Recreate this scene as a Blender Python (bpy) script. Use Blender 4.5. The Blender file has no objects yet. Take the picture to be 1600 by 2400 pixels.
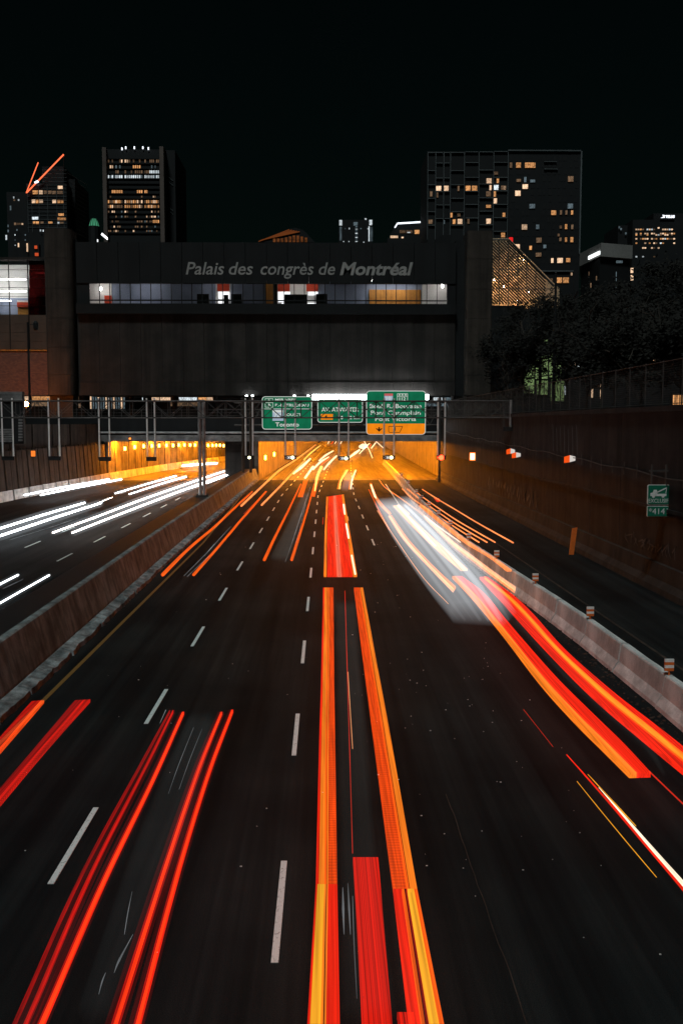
import bpy, bmesh, math, random
from mathutils import Vector, Matrix
random.seed(7)
SC = bpy.context.scene
COL = SC.collection
rad = math.radians

# ------------------------------------------------------------------ camera
CAM_Z = 7.2
F = 2333.0                       # focal length in px of a 1600x2400 frame (35 mm lens, 36 mm tall sensor)
PITCH, YAW = math.atan(208 / F), math.atan(39 / F)
cam_d = bpy.data.cameras.new('camera')
cam_d.sensor_fit = 'VERTICAL'; cam_d.sensor_height = 36.0; cam_d.sensor_width = 24.0
cam_d.lens = 36.0 * F / 2400.0
cam_d.clip_start = 0.3; cam_d.clip_end = 9000
cam = bpy.data.objects.new('camera', cam_d); COL.objects.link(cam)
cam.location = (0, 0, CAM_Z)
cam.rotation_euler = (math.pi / 2 - PITCH, 0, -YAW)
SC.camera = cam

# ------------------------------------------------------------------ night sky, one soft high light, exposure
SUN_DIR = Vector((-0.14, -0.50, 0.86)).normalized()
w = bpy.data.worlds.new('World'); SC.world = w; w.use_nodes = True
nt = w.node_tree; nt.nodes.clear()
sky = nt.nodes.new('ShaderNodeTexSky'); sky.sky_type = 'NISHITA'; sky.sun_disc = False
sky.sun_elevation = math.asin(SUN_DIR.z); sky.sun_rotation = math.atan2(SUN_DIR.x, SUN_DIR.y)
bg = nt.nodes.new('ShaderNodeBackground'); bg.inputs['Strength'].default_value = 0.00055
wo = nt.nodes.new('ShaderNodeOutputWorld')
tint = nt.nodes.new('ShaderNodeMix'); tint.data_type = 'RGBA'; tint.blend_type = 'MULTIPLY'; tint.inputs[0].default_value = 1.0
tint.inputs[7].default_value = (0.75, 1.35, 0.85, 1)
nt.links.new(sky.outputs[0], tint.inputs[6]); nt.links.new(tint.outputs[2], bg.inputs[0]); nt.links.new(bg.outputs[0], wo.inputs[0])
sun_d = bpy.data.lights.new('sun', 'SUN'); sun_d.energy = 1.3; sun_d.angle = rad(9); sun_d.color = (0.86, 1.0, 1.0)
sun = bpy.data.objects.new('sun', sun_d); COL.objects.link(sun); sun.location = (40, -30, 80)
sun.rotation_euler = SUN_DIR.to_track_quat('Z', 'Y').to_euler()
SC.view_settings.view_transform = 'Standard'; SC.view_settings.look = 'None'
SC.view_settings.exposure = 0.0; SC.view_settings.gamma = 1.0; SC.view_settings.use_curve_mapping = False
SC.cycles.use_denoising = True
SC.cycles.max_bounces = 6; SC.cycles.diffuse_bounces = 3; SC.cycles.glossy_bounces = 3
SC.cycles.transparent_max_bounces = 40; SC.cycles.volume_bounces = 0
SC.cycles.sample_clamp_indirect = 3.0
SC.cycles.caustics_reflective = False; SC.cycles.caustics_refractive = False

# ------------------------------------------------------------------ measuring helpers
ROT = cam.rotation_euler.to_matrix()
CPOS = Vector((0, 0, CAM_Z))
def ray(px, py):
    return ROT @ Vector((px - 800, -(py - 1200), -F))
def at_z(px, py, z):
    d = ray(px, py); return CPOS + d * ((z - CAM_Z) / d.z)
def at_y(px, py, y):
    d = ray(px, py); return CPOS + d * (y / d.y)
def R(x0, y0, x1, y1, Y):
    xm, ym = (x0 + x1) / 2, (y0 + y1) / 2
    return at_y(x0, ym, Y).x, at_y(x1, ym, Y).x, at_y(xm, y1, Y).z, at_y(xm, y0, Y).z
def zoomed(ox, oy, s):
    return lambda *pts: [(ox + x / s, oy + y / s) for x, y in pts]
Za, Zb = zoomed(0, 1150, 1.96), zoomed(800, 1150, 1.96)
Zc, Zd = zoomed(0, 1700, 1.96), zoomed(800, 1700, 1.96)
Z3, Z4 = zoomed(0, 860, 2.613), zoomed(560, 860, 2.613)
Zm, Zr = zoomed(560, 1020, 4.612), zoomed(850, 1080, 3.92)
def lerp(tab, t):
    if t <= tab[0][0]: return tab[0][1]
    for (a, u), (b, v) in zip(tab, tab[1:]):
        if t <= b: return u + (v - u) * (t - a) / (b - a)
    return tab[-1][1]
ORD = ['first','second','third','fourth','fifth','sixth','seventh','eighth','ninth','tenth','eleventh','twelfth',
 'thirteenth','fourteenth','fifteenth','sixteenth','seventeenth','eighteenth','nineteenth']
def ordinal(n):
    if n < 20: return ORD[n - 1]
    tens = {2: 'twent', 3: 'thirt', 4: 'fort', 5: 'fift'}[n // 10]
    return tens + 'ieth' if n % 10 == 0 else tens + 'y-' + ORD[n % 10 - 1]

# ------------------------------------------------------------------ mesh helpers
class MB:
    def __init__(s): s.v = []; s.f = []
    def face(s, pts):
        n = len(s.v); s.v += [tuple(p) for p in pts]; s.f.append(tuple(range(n, n + len(pts)))); return s
    def box(s, x0, x1, y0, y1, z0, z1):
        return s.loft([[(x0, y0, z0), (x1, y0, z0), (x1, y0, z1), (x0, y0, z1)],
                       [(x0, y1, z0), (x1, y1, z0), (x1, y1, z1), (x0, y1, z1)]])
    def loft(s, secs, cap=True):
        n0 = len(s.v); k = len(secs[0])
        for q in secs: s.v += [tuple(p) for p in q]
        for i in range(len(secs) - 1):
            a = n0 + i * k; b = a + k
            for j in range(k):
                j2 = (j + 1) % k
                s.f.append((a + j, a + j2, b + j2, b + j))
        if cap:
            s.f.append(tuple(n0 + j for j in reversed(range(k))))
            e = n0 + (len(secs) - 1) * k
            s.f.append(tuple(e + j for j in range(k)))
        return s
    def prism(s, pts, y0, y1):            # outline in x,z pushed along y
        return s.loft([[(x, y0, z) for x, z in pts], [(x, y1, z) for x, z in pts]])
    def slab(s, pts, z0, z1):             # outline in x,y pushed along z
        return s.loft([[(x, y, z0) for x, y in pts], [(x, y, z1) for x, y in pts]])
    def tube(s, pts, r, n=8):
        pts = [Vector(p) for p in pts]
        rs = r if isinstance(r, (list, tuple)) else [r] * len(pts)
        secs = []
        for i, p in enumerate(pts):
            t = (pts[min(i + 1, len(pts) - 1)] - pts[max(i - 1, 0)]).normalized()
            u = t.cross(Vector((0, 0, 1)))
            if u.length < 1e-3: u = Vector((1, 0, 0))
            u.normalize(); v = u.cross(t)
            secs.append([p + (u * math.cos(2 * math.pi * j / n) + v * math.sin(2 * math.pi * j / n)) * rs[i] for j in range(n)])
        return s.loft(secs)
    def mesh(s, name, org=(0, 0, 0), smooth=False):
        m = bpy.data.meshes.new(name)
        m.from_pydata([(x - org[0], y - org[1], z - org[2]) for x, y, z in s.v], [], s.f)
        bm = bmesh.new(); bm.from_mesh(m); bmesh.ops.recalc_face_normals(bm, faces=bm.faces); bm.to_mesh(m); bm.free()
        if smooth:
            for p in m.polygons: p.use_smooth = True
        return m
ORG = {}
def setp(o, label=None, cat=None, group=None, kind=None):
    if label: o['label'] = label
    if cat: o['category'] = cat
    if group: o['group'] = group
    if kind: o['kind'] = kind
def thing(name, label, cat, loc=(0, 0, 0), group=None):
    o = bpy.data.objects.new(name, None); COL.objects.link(o); o.location = loc; o.empty_display_size = .3
    ORG[o.name] = Vector(loc); setp(o, label, cat, group); return o
def part(name, mb, mat, parent, label=None, kind=None, smooth=False):
    org = ORG[parent.name]
    o = bpy.data.objects.new(name, mb.mesh(name, org, smooth)); COL.objects.link(o); o.parent = parent
    o.data.materials.append(mat); ORG[o.name] = org; setp(o, label=label, kind=kind); return o
def solo(name, mb, mat, label, cat, group=None, smooth=False):
    xs, ys, zs = zip(*mb.v); org = ((min(xs) + max(xs)) / 2, (min(ys) + max(ys)) / 2, min(zs))
    o = bpy.data.objects.new(name, mb.mesh(name, org, smooth)); COL.objects.link(o); o.location = org
    o.data.materials.append(mat); ORG[o.name] = Vector(org); setp(o, label, cat, group); return o
def struct(name, mb, mat, smooth=False):
    o = bpy.data.objects.new(name, mb.mesh(name, (0, 0, 0), smooth)); COL.objects.link(o)
    o.data.materials.append(mat); ORG[o.name] = Vector((0, 0, 0)); o['kind'] = 'structure'; return o
def inst(name, mesh, parent, loc, scale=(1, 1, 1), rot=(0, 0, 0), label=None):
    o = bpy.data.objects.new(name, mesh); COL.objects.link(o); o.parent = parent
    o.location = Vector(loc) - ORG[parent.name]; o.scale = scale; o.rotation_euler = rot
    ORG[o.name] = Vector(loc)
    if label: o['label'] = label
    return o
def mesh_of(name, mb, mat, smooth=False):
    m = mb.mesh(name, (0, 0, 0), smooth); m.materials.append(mat); return m
def copy_tree(o, parent=None):
    c = o.copy(); COL.objects.link(c); ORG[c.name] = ORG[o.name]
    if parent: c.parent = parent
    for ch in list(o.children): copy_tree(ch, c)
    return c

# ------------------------------------------------------------------ materials
def newmat(name):
    m = bpy.data.materials.new(name); m.use_nodes = True; n = m.node_tree; n.nodes.clear()
    return m, n, n.nodes.new('ShaderNodeOutputMaterial')
def coords(n, scale=(1, 1, 1)):
    tc = n.nodes.new('ShaderNodeTexCoord'); mp = n.nodes.new('ShaderNodeMapping')
    mp.inputs['Scale'].default_value = scale; n.links.new(tc.outputs['Object'], mp.inputs[0]); return mp.outputs[0]
def noise(n, vec, scale, detail=4, rough=.6):
    t = n.nodes.new('ShaderNodeTexNoise'); t.inputs['Scale'].default_value = scale
    t.inputs['Detail'].default_value = detail; t.inputs['Roughness'].default_value = rough
    n.links.new(vec, t.inputs['Vector']); return t.outputs['Fac']
def ramp(n, fac, a, b, lo=.3, hi=.7):
    r = n.nodes.new('ShaderNodeValToRGB'); r.color_ramp.elements[0].position = lo; r.color_ramp.elements[1].position = hi
    r.color_ramp.elements[0].color = (*a, 1); r.color_ramp.elements[1].color = (*b, 1); n.links.new(fac, r.inputs[0]); return r.outputs[0]
def mul(n, a, b, fac=1.0, mode='MULTIPLY'):
    x = n.nodes.new('ShaderNodeMix'); x.data_type = 'RGBA'; x.blend_type = mode; x.inputs[0].default_value = fac
    n.links.new(a, x.inputs[6]); n.links.new(b, x.inputs[7]); return x.outputs[2]
def surface(name, col, rough=.8, grain=6.0, streak=None, stain=.5, bump=.3, metal=0.0, spec=.3, gscale=None):
    m, n, out = newmat(name); b = n.nodes.new('ShaderNodeBsdfPrincipled')
    lo = tuple(c * (1 - stain) for c in col)
    c1 = ramp(n, noise(n, coords(n), grain * .12), lo, col, .35, .62)
    c2 = ramp(n, noise(n, coords(n), grain * 4, 6), (.72, .72, .72), (1, 1, 1))
    c = mul(n, c1, c2)
    if streak:
        c3 = ramp(n, noise(n, coords(n, streak), 1.0, 5, .65), (1 - stain,) * 3, (1, 1, 1), .38, .6); c = mul(n, c, c3)
    n.links.new(c, b.inputs['Base Color'])
    b.inputs['Roughness'].default_value = rough; b.inputs['Metallic'].default_value = metal
    b.inputs['Specular IOR Level'].default_value = spec
    if bump:
        bp = n.nodes.new('ShaderNodeBump'); bp.inputs['Strength'].default_value = bump; bp.inputs['Distance'].default_value = .02
        n.links.new(noise(n, coords(n), grain * 5, 5), bp.inputs['Height']); n.links.new(bp.outputs[0], b.inputs['Normal'])
    n.links.new(b.outputs[0], out.inputs[0]); return m
def glow(name, col, strength=1.0, lines=None, ripple=0.0, add=False, lo=.6, hi=1.15):
    """Emission, for lamps and for surfaces that imitate lit ones. lines: fine bright and dark threads along the source, as the separate lamps of a light leave."""
    m, n, out = newmat(name); e = n.nodes.new('ShaderNodeEmission')
    e.inputs['Color'].default_value = (*col, 1); e.inputs['Strength'].default_value = strength
    if lines:
        v = noise(n, coords(n, lines), 1.0, 3, .6)
        mr = n.nodes.new('ShaderNodeMapRange'); mr.inputs[1].default_value = .32; mr.inputs[2].default_value = .68
        mr.inputs[3].default_value = lo * strength; mr.inputs[4].default_value = hi * strength
        n.links.new(v, mr.inputs[0]); last = mr.outputs[0]
        if ripple:
            wv = n.nodes.new('ShaderNodeTexWave'); wv.bands_direction = 'Y'; wv.inputs['Scale'].default_value = 3.3
            n.links.new(coords(n), wv.inputs[0])
            m2 = n.nodes.new('ShaderNodeMapRange'); m2.inputs[3].default_value = 1 - ripple; m2.inputs[4].default_value = 1
            n.links.new(wv.outputs['Fac'], m2.inputs[0])
            mm = n.nodes.new('ShaderNodeMath'); mm.operation = 'MULTIPLY'
            n.links.new(last, mm.inputs[0]); n.links.new(m2.outputs[0], mm.inputs[1]); last = mm.outputs[0]
        n.links.new(last, e.inputs['Strength'])
    if add:
        t = n.nodes.new('ShaderNodeBsdfTransparent'); a = n.nodes.new('ShaderNodeAddShader')
        n.links.new(t.outputs[0], a.inputs[0]); n.links.new(e.outputs[0], a.inputs[1])
        ge = n.nodes.new('ShaderNodeNewGeometry'); mx = n.nodes.new('ShaderNodeMixShader'); t2 = n.nodes.new('ShaderNodeBsdfTransparent')
        n.links.new(ge.outputs['Backfacing'], mx.inputs[0]); n.links.new(a.outputs[0], mx.inputs[1]); n.links.new(t2.outputs[0], mx.inputs[2])
        n.links.new(mx.outputs[0], out.inputs[0])
    else:
        n.links.new(e.outputs[0], out.inputs[0])
    return m
def glow_volume(name, col, strength):
    m, n, out = newmat(name); e = n.nodes.new('ShaderNodeEmission')
    e.inputs['Color'].default_value = (*col, 1); e.inputs['Strength'].default_value = strength
    n.links.new(e.outputs[0], out.inputs['Volume']); return m
def lit_window(name, col, strength, lo=.25):
    """Lit room behind glass: blinds and furniture give an uneven glow, each window its own brightness."""
    m, n, out = newmat(name); e = n.nodes.new('ShaderNodeEmission'); e.inputs['Color'].default_value = (*col, 1)
    oi = n.nodes.new('ShaderNodeObjectInfo'); tc = n.nodes.new('ShaderNodeTexCoord')
    ad = n.nodes.new('ShaderNodeVectorMath'); ad.operation = 'ADD'
    n.links.new(tc.outputs['Object'], ad.inputs[0]); n.links.new(oi.outputs['Random'], ad.inputs[1])
    mp = n.nodes.new('ShaderNodeMapping'); mp.inputs['Scale'].default_value = (5, 1, 2.2); n.links.new(ad.outputs[0], mp.inputs[0])
    v = noise(n, mp.outputs[0], 1.3, 2)
    mr = n.nodes.new('ShaderNodeMapRange'); mr.inputs[1].default_value = .35; mr.inputs[2].default_value = .62
    mr.inputs[3].default_value = lo; mr.inputs[4].default_value = 1; n.links.new(v, mr.inputs[0])
    m2 = n.nodes.new('ShaderNodeMapRange'); m2.inputs[3].default_value = .45 * strength; m2.inputs[4].default_value = 1.2 * strength
    n.links.new(oi.outputs['Random'], m2.inputs[0])
    mm = n.nodes.new('ShaderNodeMath'); mm.operation = 'MULTIPLY'; n.links.new(mr.outputs[0], mm.inputs[0]); n.links.new(m2.outputs[0], mm.inputs[1])
    n.links.new(mm.outputs[0], e.inputs['Strength']); n.links.new(e.outputs[0], out.inputs[0]); return m
def glass(name, tint=(1, 1, 1), refl=.05):
    m, n, out = newmat(name); t = n.nodes.new('ShaderNodeBsdfTransparent'); t.inputs[0].default_value = (*tint, 1)
    g = n.nodes.new('ShaderNodeBsdfGlossy'); g.inputs['Roughness'].default_value = .05
    x = n.nodes.new('ShaderNodeMixShader'); x.inputs[0].default_value = refl
    n.links.new(t.outputs[0], x.inputs[1]); n.links.new(g.outputs[0], x.inputs[2]); n.links.new(x.outputs[0], out.inputs[0]); return m
def asphalt_mat():
    m, n, out = newmat('asphalt'); b = n.nodes.new('ShaderNodeBsdfPrincipled')
    c1 = ramp(n, noise(n, coords(n), 60, 4, .7), (.005, .0068, .0074), (.026, .0315, .0335), .32, .72)        # aggregate
    c2 = ramp(n, noise(n, coords(n, (1.3, .03, 1)), 1.0, 4), (.42, .44, .46), (1.3, 1.25, 1.2), .36, .64)   # wheel paths
    c3 = ramp(n, noise(n, coords(n), .12, 4), (.62, .64, .66), (1.15, 1.12, 1.08), .4, .6)          # patches
    c4 = ramp(n, noise(n, coords(n, (9, .12, 1)), 1.0, 2), (.85, .85, .85), (1.1, 1.1, 1.1), .35, .7)
    n.links.new(mul(n, mul(n, mul(n, c1, c2), c3), c4), b.inputs['Base Color'])
    b.inputs['Roughness'].default_value = .85; b.inputs['Specular IOR Level'].default_value = .05
    bp = n.nodes.new('ShaderNodeBump'); bp.inputs['Strength'].default_value = .55; bp.inputs['Distance'].default_value = .012
    n.links.new(noise(n, coords(n), 45, 4), bp.inputs['Height']); n.links.new(bp.outputs[0], b.inputs['Normal'])
    n.links.new(b.outputs[0], out.inputs[0]); return m
def paint_mat(name, col):
    m, n, out = newmat(name); b = n.nodes.new('ShaderNodeBsdfPrincipled')
    c = ramp(n, noise(n, coords(n, (1, .6, 1)), 26, 5, .7), tuple(x * .25 for x in col), col, .30, .46)
    n.links.new(c, b.inputs['Base Color']); b.inputs['Roughness'].default_value = .7
    n.links.new(b.outputs[0], out.inputs[0]); return m
def brick_mat():
    m, n, out = newmat('brick courses'); b = n.nodes.new('ShaderNodeBsdfPrincipled')
    tc = n.nodes.new('ShaderNodeTexCoord'); sp = n.nodes.new('ShaderNodeSeparateXYZ'); cb = n.nodes.new('ShaderNodeCombineXYZ')
    n.links.new(tc.outputs['Object'], sp.inputs[0]); n.links.new(sp.outputs[0], cb.inputs[0]); n.links.new(sp.outputs[2], cb.inputs[1])
    t = n.nodes.new('ShaderNodeTexBrick'); t.inputs['Scale'].default_value = 1.6
    t.inputs['Color1'].default_value = (.16, .075, .05, 1); t.inputs['Color2'].default_value = (.09, .045, .035, 1); t.inputs['Mortar'].default_value = (.05, .035, .03, 1)
    n.links.new(cb.outputs[0], t.inputs[0]); n.links.new(t.outputs[0], b.inputs[0]); b.inputs['Roughness'].default_value = .9
    n.links.new(b.outputs[0], out.inputs[0]); return m

M = {}
M['asphalt'] = asphalt_mat()
M['tunnel_road'] = surface('tunnel pavement', (.14, .128, .115), .75, 8, (2, .05, 1), .35, .2, spec=.08)
M['paint'] = paint_mat('worn white road paint', (.68, .76, .74))
M['yellow_paint'] = paint_mat('worn yellow road paint', (.20, .10, .02))
M['concrete'] = surface('barrier concrete', (.30, .335, .335), .85, 8, (2.2, 2.2, .25), .55, .5)
M['kerb'] = surface('chipped kerb concrete', (.42, .45, .45), .9, 12, (3, 1.5, 2), .65, .8)
M['jersey'] = surface('precast concrete', (.86, .84, .80), .8, 9, (3, 1.2, .4), .35, .4)
M['wall_dark'] = surface('grimy retaining wall', (.036, .031, .029), .9, 6, (1.2, 1.2, .06), .6, .5)
M['wall_left'] = surface('brown ribbed wall', (.07, .05, .038), .9, 6, (1.4, 1.4, .06), .6, .5)
M['tunnel_wall'] = surface('tunnel wall concrete', (.22, .19, .155), .75, 6, (1.6, 1.6, .05), .6, .3)
M['facade'] = surface('dark board marked concrete', (.042, .035, .031), .9, 3, (.8, .8, .02), .42, .3)
M['facade_dark'] = surface('charcoal cladding', (.009, .010, .011), .8, 3, (.8, .8, .02), .3, .2)
M['pillar'] = surface('pillar concrete', (.058, .045, .036), .9, 4, (1.2, 1.2, .05), .4, .4)
M['steel'] = surface('galvanised steel', (.42, .40, .39), .45, 10, None, .4, .1, .6)
M['steel_dark'] = surface('weathered steel', (.10, .09, .085), .6, 10, None, .5, .1, .4)
M['white_pole'] = surface('pale painted pole', (.92, .88, .85), .4, 6, (3, 3, .5), .2, .1)
M['black'] = surface('black housing', (.012, .012, .013), .6, 8, None, .3, .1)
M['deck'] = surface('bridge beam concrete', (.30, .285, .28), .85, 5, (.5, .5, .6), .5, .3)
M['ground'] = surface('dark ground', (.04, .042, .035), .95, 4, None, .5, .4)
M['brick'] = brick_mat()
M['leaf'] = surface('dark autumn leaves', (.0075, .0062, .0034), .8, 6, None, .5, 0)
M['bark'] = surface('bark', (.06, .05, .04), .95, 8, (4, 4, .6), .5, .5)
M['tower'] = surface('dark tower cladding', (.008, .009, .010), .7, 1, None, .3, 0)
M['tower_rib'] = surface('tower pilaster stone', (.15, .115, .10), .85, 1, None, .3, 0)
M['grid'] = surface('hotel frame', (.135, .15, .155), .7, 1, None, .3, 0)
M['slab'] = surface('pale cladding', (.30, .285, .27), .7, 1, None, .2, 0)
M['letter'] = surface('grey letters', (.40, .385, .37), .6, 4, None, .2, 0)
M['orange_plastic'] = surface('orange plate', (.92, .20, .035), .45, 5, None, .3, .1)
M['white_plastic'] = surface('white reflective band', (.93, .93, .90), .4, 5, None, .15, .1)
M['glass'] = glass('clear glass')
M['glass_dim'] = surface('dull brown glazed panel', (.10, .08, .065), .35, 3, None, .3, 0, spec=.5)
M['beam_dark'] = surface('dark timber', (.05, .035, .022), .7, 3, None, .3, 0)
M['interior_blue'] = surface('grey blue wall', (.26, .31, .42), .8, 2, None, .2, 0)
M['interior_floor'] = surface('dark carpet', (.08, .07, .07), .9, 4, None, .3, 0)
M['interior_white'] = surface('white wall', (.75, .74, .72), .8, 2, None, .15, 0)
M['interior_red'] = surface('red panel', (.62, .06, .02), .7, 2, None, .15, 0)
M['interior_wood'] = surface('orange wood', (.62, .27, .05), .6, 3, (2.5, 1, .1), .35, 0)
M['sofa'] = surface('dark leather', (.035, .028, .025), .6, 6, None, .3, .1)
M['graffiti'] = surface('chalky blue spray paint', (.085, .10, .115), .8, 9, None, .4, .1)
M['graffiti2'] = surface('pale spray paint', (.10, .10, .10), .8, 9, None, .4, .1)
# signs: emission in the faces stands in for headlight light thrown back
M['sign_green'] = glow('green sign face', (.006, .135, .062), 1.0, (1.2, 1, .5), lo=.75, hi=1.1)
M['sign_dim'] = surface('green sign sheeting', (.01, .17, .10), .4, 5, None, .2, 0)
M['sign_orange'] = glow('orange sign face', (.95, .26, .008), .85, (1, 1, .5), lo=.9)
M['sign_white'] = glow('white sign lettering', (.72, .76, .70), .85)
M['sign_blue'] = glow('pale blue shield', (.40, .50, .62), .8)
M['sign_red'] = glow('red shield band', (.62, .12, .12), .8)
M['sign_black'] = surface('black sign ink', (.01, .01, .01), .8, 4, None, .2, 0)
M['sign_paint'] = surface('white sign ink', (.8, .8, .76), .5, 4, None, .15, 0)
# lamps and lit windows
SOD = (1.0, .27, .008)
M['sodium'] = glow('sodium lamp', SOD, 900.0)
M['sodium_small'] = glow('sodium wall lamp', (1.0, .38, .05), 20.0)
M['orange_lamp'] = glow('bright orange lamp', (1.0, .17, .02), 2.6)
M['orange_core'] = glow('lamp core', (1.0, .75, .45), 3.0)
M['red_lamp'] = glow('red signal', (1.0, .03, .01), 14.0)
M['yellow_lamp'] = glow('pale yellow signal', (1.0, .95, .55), 5.0)
M['white_led'] = glow('white signal pixels', (.9, .92, .95), 1.0)
M['dim_led'] = glow('dim signal pixels', (.45, .42, .50), .5)
M['tube_light'] = glow('white canopy light', (.88, .97, 1.0), 22.0)
M['room_lamp'] = glow('ceiling lamp', (1.0, .96, .92), 30.0)
M['room_panel'] = glow('room light panel', (.95, .97, 1.0), 1.6)
M['warm_win'] = lit_window('warm lit window', (1.0, .46, .17), 1.0)
M['peach_win'] = lit_window('peach lit window', (1.0, .66, .42), 1.2, .4)
M['white_win'] = lit_window('white lit window', (.85, .95, 1.0), 1.1)
M['dim_win'] = lit_window('dim lit window', (.9, .55, .32), .22)
M['cold_dim'] = lit_window('dim cold window', (.55, .75, .85), .22)
M['green_win'] = lit_window('greenish lit window', (.42, .62, .25), .42, .2)
M['red_neon'] = glow('red neon', (1.0, .16, .06), 1.6)
M['white_neon'] = glow('white neon', (.85, .92, 1.0), 2.0)
M['atrium_light'] = glow('warm atrium lamp', (1.0, .62, .33), 800.0)
M['wood_pale'] = surface('pale timber', (.55, .40, .26), .7, 2, None, .2, 0)

print('materials', len(bpy.data.materials))

# ================================================================== SETTING
SHIFT = [(100, 0), (153, 1.1), (243, 3.2), (357, 5.3), (480, 7.4)]
MED = lambda y: lerp([(0, -8.1), (26, -8.2), (52, -8.5), (100, -8.65), (125.9, -8.75), (126, -8.4), (183, -6.75), (329, -3.2), (480, .2)], y)
LWALL = [(-35, -30), (-34.5, 30), (-31.5, 62), (-29.6, 90), (-27.2, 126), (-24.8, 150), (-20.6, 182), (-14, 214), (-10.8, 240), (-9.2, 275)]
RWX = 14.6
PY = 126.0                                      # tunnel mouth

road = struct('road', MB().face([(-36, -30, 0), (RWX + .3, -30, 0), (RWX + .3, 480, 0), (-36, 480, 0)]), M['asphalt'])
tr = MB()
ys = [126.5, 150, 180, 210, 243, 300, 357, 420, 480]
for a, b in zip(ys, ys[1:]):
    tr.face([(MED(a) + .02, a, .004), (15.0 + lerp(SHIFT, a) * .9, a, .004), (15.0 + lerp(SHIFT, b) * .9, b, .004), (MED(b) + .02, b, .004)])
tunnel_road = struct('tunnel_road', tr, M['tunnel_road'])
tr = MB()
for (xa, a), (xb, b) in zip(LWALL[4:], LWALL[5:]):
    tr.face([(xa + .02, a + (.5 if a < 127 else 0), .004), (MED(a) - 1.0, a + (.5 if a < 127 else 0), .004), (MED(b) - 1.0, b, .004), (xb + .02, b, .004)])
struct('tunnel_road', tr, M['tunnel_road'])
# high ground round the trench
struct('ground', MB().face([(RWX + .35, -60, 7.8), (3000, -60, 7.8), (3000, 125, 7.8), (RWX + .35, 125, 7.8)]), M['ground'])
struct('ground', MB().face([(-3000, -30, 7.0)] + [(x - .9, y, 7.0) for x, y in LWALL[:5]] + [(-3000, 126, 7.0)]), M['ground'])
struct('street', MB().box(-3000, 3000, PY + .6, 4000, 6.25, 6.4), M['ground'])

# lane markings, pieces of the road
dash = MB().box(-.05, .05, -1.55, 1.55, .0, .012)
dm = mesh_of('lane_dash', dash, M['paint'])
def dashes(X0, y0, y1, P=9.0, off=0.0, tab=True, parent=road, skip=()):
    y = y0 + off
    i = 0
    while y < y1:
        if i not in skip:
            x = X0 + (lerp(SHIFT, y) if tab else 0)
            dx = (lerp(SHIFT, y + 2) - lerp(SHIFT, y - 2)) / 4 if tab else 0
            inst('lane_dash', dm, parent, (x, y, .004 if y < 126 else .008), rot=(0, 0, -math.atan(dx)))
        y += P; i += 1
dashes(-.68, 14.3, 300, 8.35)
dashes(-4.3, 16.65, 300, 8.35)
dashes(2.92, 60.0, 300, 8.35)
dashes(-14.0, 53.5, 100, 8.3, tab=False)
dashes(-17.4, 51, 100, 8.3, tab=False)
dashes(-20.9, 62, 110, 8.3, tab=False)
def line(name, tab, w, mat, y0, y1, step=6.0, z=.004):
    mb = MB(); y = y0; secs = []
    while y <= y1:
        x = lerp(tab, y); secs.append([(x - w / 2, y, z), (x + w / 2, y, z), (x + w / 2, y, z + .008), (x - w / 2, y, z + .008)]); y += step
    mb.loft(secs); return part(name, mb, mat, road)
line('edge_line', [(10, -7.32), (60, -7.35), (120, -8.8)], .12, M['yellow_paint'], 12, 120)
line('edge_line', [(20, 10.5), (60, 10.3), (118, 11.0)], .1, M['wall_left'], 22, 100)  # white line coloured dark in place of the shade over it
line('edge_line', [(40, 6.6), (80, 6.4), (118, 7.2)], .12, M['paint'], 58, 118)
# tar seam and light grit on the near lanes
sm = MB(); x, y = 2.45, 9.0; pts = []
while y < 19:
    pts.append((x + random.uniform(-.012, .012), y, .004)); y += .35; x += random.uniform(-.004, .007) - .004
sm.loft([[(x - .008, y, z), (x + .008, y, z), (x + .008, y, z + .003), (x - .008, y, z + .003)] for x, y, z in pts])
part('seam_line', sm, M['wall_left'], road)
gr = MB()
for _ in range(130):
    d = random.choice([random.uniform(9, 30), random.uniform(12, 60)]); x = random.gauss(3.0, 1.3) if random.random() < .6 else random.uniform(-7, 7.5)
    s = random.uniform(.003, .011) * (1 + d / 50)
    gr.box(x, x + s * random.uniform(1, 2.5), d, d + s, .0, s * .8)
g = part('grit', gr, M['white_plastic'], road, kind='stuff')
gr = MB()
for _ in range(900):
    d = random.uniform(18, 90); s = random.uniform(.01, .05); xb = lerp([(15, 8.35), (33, 8.25), (51, 7.5), (58, 7.3), (80, 7.6)], d)
    x = xb - abs(random.gauss(0, .3)) - .03
    gr.box(x, x + s * random.uniform(1, 2), d, d + s * 1.5, 0, s * .7)
g = part('gravel', gr, M['wall_left'], road, kind='stuff')

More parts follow.
